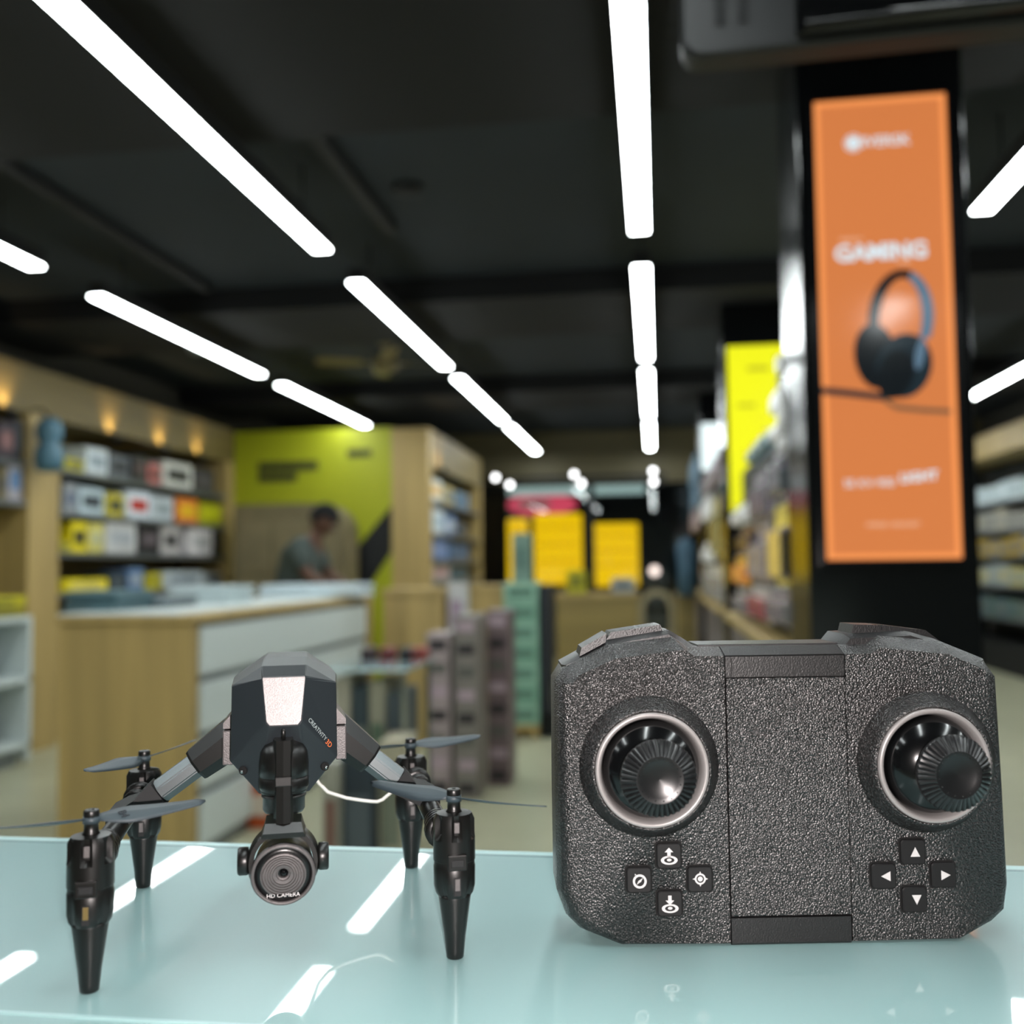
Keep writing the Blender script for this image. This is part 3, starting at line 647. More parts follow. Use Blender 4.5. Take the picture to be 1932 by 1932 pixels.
# ---- oak end column and book shelves beyond
bs = empty('book_shelf_unit', (-2.2, 9.9, 0), 0, 'tall oak shelf unit with an upright end panel right of the lime panel', 'shelf unit')
under(bs, MB().box((-2.318, 8.6, 0), (-1.98, 8.74, 2.345)), 'end_panel', WOOD)
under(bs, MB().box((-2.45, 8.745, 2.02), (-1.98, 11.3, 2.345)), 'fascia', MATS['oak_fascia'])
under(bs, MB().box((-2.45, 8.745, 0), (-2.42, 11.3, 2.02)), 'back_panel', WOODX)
under(bs, MB().box((-2.41, 11.18, 0), (-1.98, 11.3, 2.019)), 'upright', WOOD)
bz = [onX(812, y, -2.0).z for y in (942, 1004, 1056, 1098)]
for z in bz: under(bs, MB().box((-2.41, 8.745, z-.03), (-1.985, 11.178, z-.0005)), 'shelf', SHELFM)
under(bs, MB().box((-2.41, 8.745, 0), (-2.02, 11.178, .55)), 'base_cabinet', WOOD)
rowsB = [[(812,834,898,940,(225,230,222),(235,190,110),'white with warm print'),(836,856,905,940,(190,170,110),(90,110,120),'tan'),(860,884,915,945,(110,140,160),(60,80,100),'blue grey')],
 [(814,838,955,1000,(215,225,228),(170,190,200),'white'),(840,860,965,1002,(100,130,170),(200,205,210),'blue and white'),(862,880,975,1003,(50,58,66),(80,90,100),'dark')],
 [(814,846,1014,1054,(96,130,178),(130,150,190),'wide blue'),(850,884,1022,1052,(80,110,140),(60,90,120),'steel blue')],
 [(814,850,1066,1098,(180,172,165),(190,150,150),'pale pink'),(854,882,1072,1096,(70,110,125),(60,80,90),'teal')]]
for ri, rw in enumerate(rowsB):
    for i, (x0, x1, y0, y1, c, c2, word) in enumerate(rw):
        ym = (y0+y1)/2; a = onX(x0, ym, -2.02); b_ = onX(x1, ym, -2.02); a.y = max(a.y, 8.75); b_.y = min(b_.y, 11.17); z0 = bz[ri]; h = (y1-y0)*depth_at((a+b_)/2)/FPX
        pack('book_carton', (-2.3, a.y, z0), (-2.02, b_.y-.01, z0+h), c, c2, '%s carton, %s on the %s shelf right of the lime panel' % (word, ORD[i], rnm[ri]), 'box', 'cartons on the oak shelves right of the lime panel', 'x+')
s = empty('fascia_spotlight', (-1.92, 8.97, 1.98), 0, 'small warm spotlight under the fascia right of the lime panel', 'spotlight')
MB().box((-.06, -.012, -.012), (.0, .012, .0), DARKMETAL).build('bracket', DARKMETAL, s)
MB().lathe([(.022, -.02), (.03, .03), (.026, .03), (.02, -.012), (.01, -.014)], DARKMETAL, n=16).build('shade', DARKMETAL, s)
MB().lathe([(.017, .008), (.012, .018), (.001, .022)], WARM, n=12).build('bulb', WARM, s)
glow(s)
# ---- cabinet with a rounded corner behind the person
CB = mat('brown_grey_cabinet', (112, 102, 74), .6, mottle=.08)
cbn = empty('rounded_cabinet', (-3.1, 8.2, 0), 0, 'brown grey cabinet with a rounded top corner in front of the lime panel', 'cabinet')
pts = [(-3.58, 0), (-2.58, 0), (-2.58, 1.3)] + [(-2.83+.25*cos(t), 1.41+.25*sin(t)) for t in [i*pi/16 for i in range(1, 8)]] + [(-2.85, 1.66), (-3.58, 1.66)]
b = MB(); b.prism(pts, 8.1, 8.45, CB); under(cbn, b, 'carcass', CB)
for c_ in range(3):
    for r_ in range(3):
        x = -3.52+.30*c_; z = .12+.48*r_
        under(cbn, MB().box((x, 8.085, z), (x+.26, 8.0995, z+.43), bevel=.005), 'door_panel', mat('cabinet_door', (120, 110, 82), .55, mottle=.08))

# ---- the sales counter
ct = empty('sales_counter', (-2.0, 4.7, 0), 0, 'oak sales counter with white drawer fronts receding behind the drone', 'counter')
under(ct, MB().box((-2.27, 3.55, 0), (-1.73, 3.60, .90)), 'end_panel', WOOD)
under(ct, MB().box((-2.27, 3.601, 0), (-1.745, 5.93, .90)), 'carcass', GREY)
under(ct, MB().box((-2.29, 3.54, .902), (-1.72, 5.95, .932), bevel=.003), 'worktop', WOOD)
under(ct, MB().box((-2.28, 3.55, .9325), (-1.80, 5.94, .940)), 'top_sheet', WHITE)
for i in range(4):
    z = .055+i*.215
    under(ct, MB().box((-1.7445, 3.62, z), (-1.725, 5.80, z+.182), bevel=.002), 'drawer_front', WHITE)
under(ct, MB().box((-1.7445, 5.81, 0), (-1.722, 5.93, .90)), 'corner_post', WOOD)
def on_counter(x0, x1, yb, h, Y, c, c2, lab, nm='paper_stack', d=.3, nlay=4):
    A = onY(x0, yb, Y); Bq = onY(x1, yb, Y); b = MB(); z = .9405; m = colmat(c)
    for q in range(nlay):
        o_ = random.uniform(-.012, .012); b.box((A.x+o_, Y+o_, z+q*h/nlay), (Bq.x+o_, Y+d+o_, z+(q+.9)*h/nlay), colmat(c if q % 2 else c2), bevel=.002, seg=1)
    o = b.build(nm, m, loc=((A.x+Bq.x)/2, Y+d/2, z)); tag(o, lab, 'stack')
on_counter(322, 432, 1140, .085, 4.5, (205, 218, 220), (190, 204, 206), 'white stack of flat boxes on the counter below the shelves', nlay=5)
on_counter(492, 678, 1120, .075, 5.45, (214, 228, 234), (200, 214, 220), 'long white stack of boxes on the far end of the counter', nlay=3)
on_counter(128, 222, 1150, .085, 3.75, (62, 92, 100), (84, 110, 116), 'teal and grey stack at the near left end of the counter', nlay=3)
on_counter(226, 316, 1148, .05, 4.05, (120, 130, 134), (100, 112, 116), 'low grey stack beside the teal one on the counter', nlay=2)
# ---- oak display plinths behind
for (lo, hi, lb) in [((-1.715, 6.1, 0), (-1.32, 6.6, .97), 'square oak display plinth at the end of the sales counter'), ((-1.5, 7.5, 0), (-1.13, 8.0, .96), 'second oak plinth further back behind the boxes')]:
    c0 = ((lo[0]+hi[0])/2, (lo[1]+hi[1])/2, 0); p_ = empty('display_plinth', c0, 0, lb, 'plinth')
    under(p_, MB().box((lo[0]+.01, lo[1]+.01, .0), (hi[0]-.01, hi[1]-.01, .93), bevel=.003), 'body', WOOD); under(p_, MB().box((lo[0], lo[1], .931), (hi[0], hi[1], hi[2]), bevel=.003), 'top', WOOD)
pack('white_carton', (-1.33+.02, 6.2, .62), (-1.2, 6.35, 1.0), (205, 205, 205), (170, 150, 170), 'tall white carton between the two oak plinths', 'box', None, 'y')
pack('support_carton', (-1.31, 6.2, 0), (-1.2, 6.4, .619), (70, 66, 62), (110, 90, 70), 'tall dark carton standing under the tall white carton', 'box', None, 'y')
# ---- glass table full of boxes
gt = empty('glass_display_table', (-1.08, 3.85, 0), 0, 'small glass topped display table with a painted bright reflection, filled with cartons', 'table')
under(gt, MB().box((-1.26, 3.66, .712), (-.93, 4.1, .724), bevel=.002), 'glass_top', mat('glass_top_painted_reflection', (196, 222, 226), .12, coat=1))  # bright reflection on the glass painted in as a pale top colour
for x in (-1.25, -.955):
    for y in (3.67, 4.075): under(gt, MB().box((x, y, 0), (x+.015, y+.015, .711)), 'leg', CHROME)
under(gt, MB().box((-1.232, 3.69, .10), (-.958, 4.07, .11)), 'lower_shelf', SHELFM)
for i, (x, h, c, c2, w_) in enumerate([(-1.228, .57, (168, 164, 146), (60, 84, 96), 'beige carton with a blue round print'), (-1.158, .54, (52, 66, 72), (120, 130, 120), 'dark slate carton'), (-1.09, .56, (150, 148, 128), (90, 110, 90), 'pale olive carton'), (-1.022, .52, (70, 80, 84), (160, 150, 130), 'grey carton')]):
    pack('tall_carton', (x, 3.70, .1105), (x+.063, 3.95, .1105+h), c, c2, w_ + ' standing inside the glass display table', 'box', 'tall cartons in the glass table', 'y')
for i, (x, c) in enumerate([(-1.2, (60, 40, 44)), (-1.12, (120, 40, 40)), (-1.04, (34, 34, 38)), (-.985, (150, 60, 50))]):
    pack('small_packet', (x, 3.95, .7245), (x+.05, 4.05, .775), c, (30, 30, 30), ['dark maroon', 'red', 'black', 'brick red'][i] + ' small packet on the glass display table', 'packet', 'small packets on the glass table', 'y')
# orange and dark cartons low behind the gimbal
for (x0, x1, yt, c, c2, w_, Y) in [(430, 520, 1475, (176, 78, 36), (205, 190, 175), 'orange carton on the floor beside the drawer fronts', 4.1), (608, 640, 1440, (150, 150, 138), (120, 90, 80), 'pale grey carton low behind the drone', 3.3), (642, 708, 1430, (40, 52, 62), (80, 90, 96), 'dark blue carton low behind the drone', 3.35), (712, 762, 1400, (166, 160, 138), (120, 126, 110), 'beige carton beside the dark blue one', 3.4)]:
    A = onY(x0, yt, Y); Bq = onY(x1, yt, Y)
    pack('floor_carton', (A.x, Y, 0.0), (Bq.x-.004, Y+.22, A.z), c, c2, w_, 'box', None, 'y')
# ---- stacks of pinkish grey boxes
cnt = 0
for cx_, Y, n, hh, lab in [(-1.045, 4.72, 7, .112, 'left'), (-.905, 4.70, 8, .109, 'middle'), (-.80, 5.0, 8, .110, 'right')]:
    for q in range(n):
        c = [(158, 144, 144), (126, 120, 114), (168, 150, 156), (112, 96, 98), (146, 144, 136), (86, 76, 78)][(q*5+cnt) % 6]; cnt += 1
        pack('boxed_goods', (cx_-.06, Y, q*hh+.0005), (cx_+.055, Y+.24, (q+1)*hh-.001), c, [(40, 36, 40), (170, 150, 160), (90, 90, 84)][q % 3],
             'pinkish grey goods box, %s from the floor in the %s floor stack' % (['lowest', 'second', 'third', 'fourth', 'fifth', 'sixth', 'seventh', 'topmost, eighth'][q], lab), 'box', 'pinkish grey boxes stacked on the floor', 'y')
# ---- mint stack on its pallet, and dark rack beside it
pal = empty('pallet', (-.88, 6.6, 0), 0, 'small oak pallet under the mint green boxes', 'pallet')
under(pal, MB().box((-1.02, 6.4, .05), (-.762, 6.85, .075)), 'deck', WOOD)
for x in (-1.02, -.80): under(pal, MB().box((x, 6.4, 0), (x+.03, 6.85, .0495)), 'runner', WOOD)
mg = [(138, 180, 158), (126, 170, 147)]
for q in range(7):
    z = .076+q*.132
    pack('mint_box', (-.992, 6.45, z), (-.765, 6.68, z+.128), mg[q % 2], (84, 120, 104), 'mint green box, %s from the pallet in the tall mint stack' % ['lowest', 'second', 'third', 'fourth', 'fifth', 'sixth', 'topmost'][q], 'box', 'mint green boxes stacked on the pallet', 'y')
pack('green_canister', (-.935, 6.5, 1.0005), (-.815, 6.6, 1.32), (112, 140, 128), (90, 120, 110), 'grey green upright carton on top of the mint stack', 'box', None, 'y')
rk = empty('dark_rack', (-.71, 6.55, 0), 0, 'narrow dark rack standing right of the mint green stack', 'rack')
under(rk, MB().box((-.757, 6.46, .16), (-.69, 6.8, .98)), 'panel', mat('rack_black', (24, 30, 38), .5)); under(rk, MB().box((-.757, 6.44, 0), (-.66, 6.82, .159)), 'foot', DARKMETAL)
# ---- aisle end: oak counters, yellow stand, chair, hanging garments
for (lo, hi, lb) in [((-.95, 9.4, 0), (-.16, 9.9, .84), 'low oak counter at the end of the aisle'), ((.17, 9.2, 0), (.36, 9.7, .84), 'narrow oak counter end right of the beige chair')]:
    c0 = ((lo[0]+hi[0])/2, (lo[1]+hi[1])/2, 0); p_ = empty('aisle_counter', c0, 0, lb, 'counter')
    under(p_, MB().box((lo[0]+.01, lo[1]+.01, .0), (hi[0]-.01, hi[1]-.01, .80)), 'body', WOODX); under(p_, MB().box((lo[0], lo[1], .801), (hi[0], hi[1], hi[2])), 'top', WOOD)
pack('yellow_display', (-.84, 9.42, .8405), (-.66, 9.6, 1.06), (170, 165, 20), (120, 120, 30), 'yellow upright display box on the low oak aisle counter', 'box', None, 'y')
pack('grey_terminal', (-.42, 9.45, .8405), (-.2, 9.6, .98), (150, 158, 160), (100, 106, 110), 'pale grey terminal on the right of the low oak aisle counter', 'terminal', None, 'y')
chm = mat('beige_upholstery', (150, 140, 110), .7)
ch = empty('beige_chair', (.0, 9.2, 0), 0, 'beige chair with an arched back at the far end of the aisle', 'chair')
under(ch, MB().box((-.17, 9.05, .40), (.17, 9.4, .47), bevel=.02), 'seat', chm)
arch = [(-.16, .471), (-.11, .471), (-.11, .72), (-.07, .80), (0, .82), (.07, .80), (.11, .72), (.11, .471), (.16, .471), (.16, .76), (.10, .85), (0, .88), (-.10, .85), (-.16, .76)]
b = MB()
for i in range(6):
    j = [0, 1, 2, 3, 4, 5, 6, 7]; o_ = [0, 13-0, 12, 11, 10, 9]
for a_, c_, e_, f_ in [(0,1,2,13),(2,3,12,13),(3,4,11,12),(4,5,10,11),(5,6,9,10),(6,7,8,9)]:
    b.loft([[(arch[i][0], y, arch[i][1]) for i in (a_, c_, e_, f_)] for y in (9.36, 9.40)], chm)
under(ch, b, 'backrest', chm)
for x in (-.16, .13):
    for y in (9.06, 9.36): under(ch, MB().box((x, y, 0), (x+.03, y+.03, .399)), 'leg', DARKMETAL)

# ---- black pillars with lightboxes
def lightbox(Y, x0, x1, z0, z1, m, m_edge, nm):
    p = empty('pillar_lightbox', ((x0+x1)/2, Y-.002, z0), 0, nm, 'lightbox')
    fr = MB()
    t = .012
    for lo, hi in [((x0-t, Y-.03, z0-t), (x0, Y-.0005, z1+t)), ((x1, Y-.03, z0-t), (x1+t, Y-.0005, z1+t)), ((x0, Y-.03, z0-t), (x1, Y-.0005, z0)), ((x0, Y-.03, z1), (x1, Y-.0005, z1+t))]: fr.box(lo, hi, BLACKP)
    under(p, fr, 'frame', BLACKP)
    pn = under(p, MB().box((x0+.0005, Y-.024, z0+.0005), (x1-.0005, Y-.0005, z1-.0005), m), 'lit_panel', m)
    return p, pn
def lit(name, c, e, grad=None):
    m = mat(name, tuple(v*.5 for v in c), .12, emit=e*.45, emitc=c)
    return m
PILM = mat('pillar_black', (9, 11, 13), .16)
for i, (Y, h) in enumerate([(2.75, 2.615), (5.85, 2.615), (8.85, 2.615)]):
    po = MB().box((.405, Y, 0), (.838, Y+.40, h), PILM, bevel=.004).build('pillar', PILM, loc=(.62, Y+.2, 0))
    tag(po, ['glossy black pillar carrying the orange lightbox', 'second black pillar, carrying the yellow lightbox', 'third black pillar, carrying the small white lightbox'][i], 'pillar')
ORG = lit('orange_lightbox_film', (208, 122, 68), .98)
p1_, pn = lightbox(2.75, .447, .788, 1.107, 2.348, ORG, None, 'tall orange lightbox on the black pillar with headset and white lettering')
ORE = lit('orange_edge_glow', (245, 150, 84), 1.0)
for (lo, hi) in [((.449, 2.7245, 1.109), (.462, 2.7255, 2.346)), ((.773, 2.7245, 1.109), (.786, 2.7255, 2.346)), ((.463, 2.7245, 1.109), (.772, 2.7255, 1.122)), ((.463, 2.7245, 2.333), (.772, 2.7255, 2.346))]:
    under(p1_, MB().box(lo, hi), 'edge_glow', ORE)
WHL = lit('lit_white_print', (215, 232, 240), .95); WHS = lit('lit_soft_print', (232, 190, 160), .95)
YP = 2.7225
def sgn_text(body, px, py, size, m, rot=0, bold=0):
    p = onY(px, py, YP); M = Matrix.Translation(p - p1_.location) @ Matrix.Rotation(-rot, 4, 'Y') @ XZ
    return text_obj('lettering', body, size, m, p1_, M, extrude=.0006, bold=bold)
sgn_text('IVERSK', 1672, 266, .040, WHL, radians(0), .0004)
c = onY(1610, 270, YP); M = Matrix.Translation(c-p1_.location) @ NEGY
MB().lathe([(.017, 0), (.017, .001), (.001, .0012)], WHL, M, 24).build('emblem', WHL, p1_)
MB().lathe([(.024, 0), (.024, .0008), (.021, .0008), (.021, 0)], WHL, M, 28, cap=False).build('emblem', WHL, p1_)
sgn_text('PREMIUM', 1606, 452, .014, WHS)
sgn_text('GAMING', 1662, 476, .060, WHL, 0, .0022)
sgn_text('SERIES', 1706, 494, .012, WHS)
sgn_text('SE KV-900', 1640, 912, .030, WHL); sgn_text('LIGHT', 1734, 900, .034, WHL, radians(4), .0012)
sgn_text('WIRED HEADSET', 1685, 990, .018, WHS)
# headset picture: flat dark shapes on the film
HD = lit('print_headset_slate', (46, 64, 74), .35); HD2 = lit('print_headset_dark', (34, 42, 48), .25); HL = lit('print_headset_light', (110, 140, 165), .6); CBL = lit('print_cable', (120, 96, 72), .7)
hs = MB()
def flat(b, pts_, m, y=YP, t=.0008):
    L = [onY(x, y_, y) for x, y_ in pts_]; b.loft([[(p.x, p.y, p.z) for p in L], [(p.x, p.y+t, p.z) for p in L]], m)
def ell(cx, cy, rx, ry, rot=0, n=28, a0=0, a1=2*pi):
    return [(cx+rx*cos(a)*cos(rot)-ry*sin(a)*sin(rot), cy+rx*cos(a)*sin(rot)+ry*sin(a)*cos(rot)) for a in [a0+(a1-a0)*i/n for i in range(n+(a1-a0 < 6))]]
n = 26; oo = ell(1700, 600, 62, 92, radians(4), n, pi*.93, pi*2.12); ii = ell(1699, 606, 40, 82, radians(4), n, pi*.93, pi*2.12)
for i in range(n): flat(hs, [oo[i], oo[i+1], ii[i+1], ii[i]], HD2 if i < 14 else HL)
flat(hs, ell(1652, 672, 40, 62, radians(-8)), HD2, YP-.001); flat(hs, ell(1706, 690, 52, 62, radians(18)), HD, YP-.002); flat(hs, ell(1690, 706, 34, 48, radians(18)), HD2, YP-.003); flat(hs, ell(1736, 668, 9, 30, radians(10)), HL, YP-.0035)
mc = [(1548, 736), (1600, 741), (1660, 748), (1700, 742)]
for a_, c_ in zip(mc, mc[1:]): flat(hs, [(a_[0], a_[1]-6), (c_[0], c_[1]-6), (c_[0], c_[1]+7), (a_[0], a_[1]+7)], HD, YP-.0005)
cc = [(1664, 750), (1690, 768), (1740, 773), (1795, 776)]
for a_, c_ in zip(cc, cc[1:]): flat(hs, [(a_[0], a_[1]-4), (c_[0], c_[1]-4), (c_[0], c_[1]+5), (a_[0], a_[1]+5)], CBL, YP+.0002)
under(p1_, hs, 'headset_print', HD)
p2_, _ = lightbox(5.85, .43, .79, 1.40, 2.36, lit('yellow_lightbox_film', (236, 236, 30), 1.0), None, 'bright yellow lightbox on the second pillar behind the hanging packs')
p3_, _ = lightbox(8.85, .41, .62, 1.92, 2.335, lit('white_lightbox_film', (225, 240, 242), 1.3), None, 'small white lightbox high on the third pillar')
YT = lit('yellow_print', (190, 185, 40), .8)
q1 = onY(1430, 695, 5.825); under(p2_, MB().box((q1.x-.06, 5.822, q1.z-.012), (q1.x+.06, 5.8255, q1.z+.012)), 'lettering', YT)
q1 = onY(1408, 765, 5.825); under(p2_, MB().box((q1.x-.05, 5.822, q1.z-.01), (q1.x+.05, 5.8255, q1.z+.01)), 'lettering', YT)

# ---- pegboard displays between the pillars, packs hanging towards the aisle
PEG = mat('pegboard_black', (24, 27, 30), .6)
def bay(y0, y1, nm, zt):
    g = empty('pegboard_gondola', (.52, (y0+y1)/2, 0), 0, nm, 'display rack')
    for a_, c_, e_ in zt: under(g, MB().box((.50, a_, .83), (.53, c_, e_)), 'pegboard', PEG)
    under(g, MB().box((.38, y0, .79), (.60, y1, .829), bevel=.003), 'base_top', WOOD)
    under(g, MB().box((.42, y0+.02, 0), (.60, y1-.02, .789)), 'base', mat('stocked_base', (104, 96, 96), .6, mottle=.25))
    return g
g1 = bay(3.16, 5.84, 'pegboard rack with hanging packs between the first and second pillar', [(3.16, 3.449, 2.15), (3.45, 4.099, 1.85), (4.10, 5.84, 1.62)])
g2 = bay(6.26, 8.84, 'pegboard rack between the second and third pillar', [(6.26, 8.84, 1.95)])
g3 = bay(9.26, 11.6, 'farthest pegboard rack beyond the third pillar', [(9.26, 11.6, 1.75)])
hk = 0
def hang(g, x0, x1, y0, y1, c, c2, word, X=.39, where=''):
    ym = (y0+y1)/2; a = onX(x0, ym, X); b_ = onX(x1, ym, X)
    ya, yb = sorted((a.y, b_.y)); yb = min(yb, g['_y1']); ya = max(ya, g['_y0'])
    if yb-ya < .08: yb = ya+.10
    zc = [onX((x0+x1)/2, y_, X).z for y_ in (y1, y0)]
    zc[0] = max(zc[0], .84)
    c, c2 = [tuple(min(245, int(v*1.25+12)) for v in q) for q in (c, c2)]
    nn = max(1, round((yb-ya)/.26)); st_ = (yb-ya)/nn; y00 = ya
    zc = [onX((x0+x1)/2, y_, X).z for y_ in (y1, y0)]; zc[0] = max(zc[0], .84)
    for q_ in range(nn):
        ya = y00+q_*st_; yb = ya+st_-.012
        b = MB(); m = colmat(c, .3); m2 = colmat(c2, .25); dz = zc[1]-zc[0]; dy = yb-ya
        b.box((X+.034, ya, zc[0]), (X+.040, yb, zc[1]), m)
        b.box((X, ya+dy*.15, zc[0]+dz*.10), (X+.0345, yb-dy*.15, zc[0]+dz*.68), m2, bevel=min(.008, dy*.2), seg=2)
        o = b.build('blister_pack', m, loc=(X+.02, (ya+yb)/2, zc[0]))
        tag(o, '%s hanging pack %s%s' % (word, where, ', %s of its row' % ['nearest', 'second', 'third', 'fourth', 'fifth', 'sixth', 'seventh', 'eighth', 'ninth', 'tenth'][q_] if nn > 1 else ''), 'packet', 'blister packs hanging on the pegboard racks')
        h = MB().tube([(.51, (ya+yb)/2, zc[1]+.004), (X+.02, (ya+yb)/2, zc[1]+.004)], .003, CHROME, 6); under(g, h, 'hook', CHROME)
g1['_y0'], g1['_y1'] = 3.17, 5.83; g2['_y0'], g2['_y1'] = 6.27, 8.83
for a_ in [
 (1478,1503,608,668,(190,205,210),(215,230,235),'silver','highest beside the orange pillar'),(1478,1503,682,785,(215,228,232),(235,245,248),'bright white','tall one beside the orange pillar under the silver pack'),
 (1447,1470,722,780,(205,200,200),(225,205,205),'pinkish white','at the right edge of the yellow lightbox'),(1445,1472,788,832,(190,190,188),(170,170,170),'pale grey','below the pinkish white one'),
 (1476,1503,792,832,(196,180,180),(215,205,205),'pale pink','below the tall bright white pack'),(1404,1438,828,862,(86,112,122),(110,130,136),'slate blue','over the lower part of the yellow lightbox'),
 (1408,1438,890,985,(112,104,112),(90,84,90),'mauve','at the lower right of the yellow lightbox'),(1442,1472,842,940,(116,112,116),(86,84,90),'grey','in the middle column under the pale grey one'),
 (1476,1503,842,925,(70,76,80),(50,56,60),'charcoal','under the pale pink one by the orange pillar'),(1444,1470,952,1105,(205,170,80),(190,160,90),'long golden yellow','in the middle column'),
 (1488,1504,935,1110,(150,140,30),(130,120,40),'long olive yellow','beside the orange pillar'),(1472,1487,935,1110,(118,106,114),(100,92,100),'narrow mauve','between the golden and the olive pack'),
 (1376,1402,952,990,(176,196,192),(200,214,210),'small pale teal','by the second pillar'),(1388,1412,992,1045,(84,58,54),(60,46,46),'dark brown','below the small pale teal pack'),
 (1378,1400,1050,1105,(212,140,50),(190,120,60),'orange','low by the second pillar'),(1406,1438,992,1100,(130,122,130),(110,104,112),'pale mauve','left of the golden yellow one'),
 (1380,1402,1112,1160,(130,126,128),(100,96,100),'low grey','below the orange pack'),(1406,1436,1108,1170,(165,160,158),(120,60,66),'pale pack with dark red print,','low left of centre'),
 (1440,1468,1112,1178,(120,112,120),(96,88,94),'dusky grey','low in the middle column'),(1472,1502,1116,1190,(116,112,112),(92,90,90),'wide grey','lowest beside the orange pillar')]:
    hang(g1, *a_[:7], where=a_[7])
for a_ in [
 (1322,1352,872,922,(150,130,134),(110,100,104),'pinkish grey','high between second and third pillar'),(1336,1352,936,1052,(140,132,80),(110,104,70),'tall olive','between second and third pillar'),
 (1321,1334,925,985,(160,160,156),(190,190,190),'white','left of the tall olive one'),(1322,1337,1024,1062,(190,205,208),(210,220,224),'small bright','under the white one, second rack'),
 (1322,1352,1066,1135,(150,150,146),(120,116,112),'pale stone','low between second and third pillar')]:
    hang(g2, *a_[:7], where=a_[7])
for g in (g1, g2):
    del g['_y0']; del g['_y1']
g3x = [(1296,1312,875,925,(78,110,130)),(1297,1313,930,965,(90,120,140)),(1298,1313,970,1005,(170,150,150))]
for i, (x0, x1, y0, y1, c) in enumerate(g3x):
    a = onX(x0, y0, .40); b_ = onX(x1, y0, .40); zc = sorted([onX((x0+x1)/2, q, .40).z for q in (y0, y1)])
    ya, yb = sorted((min(a.y, 11.5), b_.y)); ya = max(ya, 9.3); 
    if yb-ya < .1: yb = ya+.3
    o = tag(MB().box((.40, ya, zc[0]), (.499, yb, zc[1]), colmat(c), bevel=.01).build('hanging_bag', colmat(c), loc=(.45, (ya+yb)/2, zc[0])), ['steel blue bag hanging on top', 'second steel blue bag hanging in the middle', 'pinkish bag hanging lowest'][i] + ' of the farthest rack', 'bag')
tl = colmat((62, 92, 112))
pA = onY(1278, 1015, 9.1); pB = onY(1312, 1125, 9.1)
b = MB(); mx_, zt_, zb_ = (pA.x+pB.x)/2, pA.z, pB.z
b.loft([[(mx_+w_*cos(t), 9.06+.045*sin(t), z) for t in [2*pi*i/14 for i in range(14)]] for z, w_ in ((zb_, .085), ((zb_+zt_)/2, .075), (zt_-.08, .085), (zt_-.02, .05), (zt_, .012))], tl, smooth=True)
o = b.build('hanging_garment', tl, loc=(mx_, 9.06, zb_)); tag(o, 'teal blue garment hanging on a stand at the end of the racks', 'garment')
b = MB().lathe([(.08, 0), (.08, .01), (.008, .02), (.008, zb_), (.008, zb_+.02)], DARKMETAL, T(mx_, 9.06, .0), 16); o = b.build('garment_stand', DARKMETAL); o.location=(0,0,0); tag(o, 'thin dark stand under the teal garment', 'stand')

# ---- right wall unit
ru = empty('wall_shelf_unit', (3.5, 9, 0), 0, 'oak topped wall unit of crowded shelves at the right edge', 'shelf unit')
under(ru, MB().box((3.30, 5.0, 2.14), (3.78, 11.9, 2.375)), 'fascia', WOOD)
under(ru, MB().box((3.74, 5.0, 0), (3.78, 11.9, 2.139)), 'back_panel', mat('unit_back_dark', (60, 62, 60), .6))
rz = [onX(1890, y, 3.32).z for y in (945, 1000, 1050, 1105, 1165)]
for z in rz: under(ru, MB().box((3.32, 5.0, z-.03), (3.739, 11.9, z-.0005)), 'shelf', SHELFM)
under(ru, MB().box((3.36, 5.0, 0), (3.739, 11.9, .3)), 'base_cabinet', BLACKM)
r = random.Random(5)
palR = [[(200, 212, 214), (180, 196, 200), (220, 230, 232)], [(160, 158, 150), (140, 140, 132), (176, 170, 150)], [(140, 140, 138), (180, 150, 60), (120, 120, 118)], [(150, 160, 158), (170, 176, 172), (190, 180, 120)], [(96, 116, 106), (90, 110, 116), (120, 126, 120)]]
cw = [['chalk white', 'pale grey', 'bright white'], ['stone', 'grey brown', 'sandy'], ['grey', 'mustard', 'dark grey'], ['pale green grey', 'light grey', 'straw yellow'], ['moss green', 'slate', 'dull grey']]
onm = ['frontmost', 'second', 'third', 'fourth', 'fifth', 'sixth', 'seventh', 'eighth', 'ninth']
for ri in range(5):
    y = 8.9; i = 0
    while y < 11.2 and i < 9:
        wd = r.uniform(.22, .34); h = r.uniform(.15, .21) if ri else r.uniform(.12, .2); j = r.randrange(3)
        pack('stock_box', (3.34, y, rz[ri]), (3.6, y+wd-.012, rz[ri]+h), palR[ri][j], palR[ri][(j+1) % 3], '%s box, %s from the photo edge, %s shelf of right wall' % (cw[ri][j], onm[i], ['top', 'second', 'third', 'fourth', 'lowest'][ri]), 'box', 'stock boxes on the right wall shelves', 'x-')
        y += wd; i += 1

# ---- hanging monitor, top right
tv = empty('hanging_monitor', (.55, 1.83, 2.0), 0, 'dark monitor hung from the ceiling at the top right, underside glossy', 'monitor')
HSG = mat('monitor_housing', (13, 16, 18), .5); SCR = mat('glossy_black_bezel', (12, 13, 14), .08)
pr = []
for (cx_, cz_, a0) in ((.085, 2.045, pi), (1.45, 2.045, 1.5*pi), (1.45, 2.60, 0), (.085, 2.60, .5*pi)):
    for i in range(6):
        a = a0+pi/2*i/5; pr.append((cx_+.035*cos(a), cz_+.035*sin(a)))
b = MB(); ctr_ = (.77, 2.32)
ins = [(p[0]+.008*(1 if p[0] < .7 else -1), p[1]+.008*(1 if p[1] < 2.3 else -1)) for p in pr]
b.loft([[(x, 1.80, z) for x, z in ins], [(x, 1.808, z) for x, z in pr], [(x, 1.862, z) for x, z in pr], [(x, 1.87, z) for x, z in ins]], HSG)
under(tv, b, 'housing', HSG)
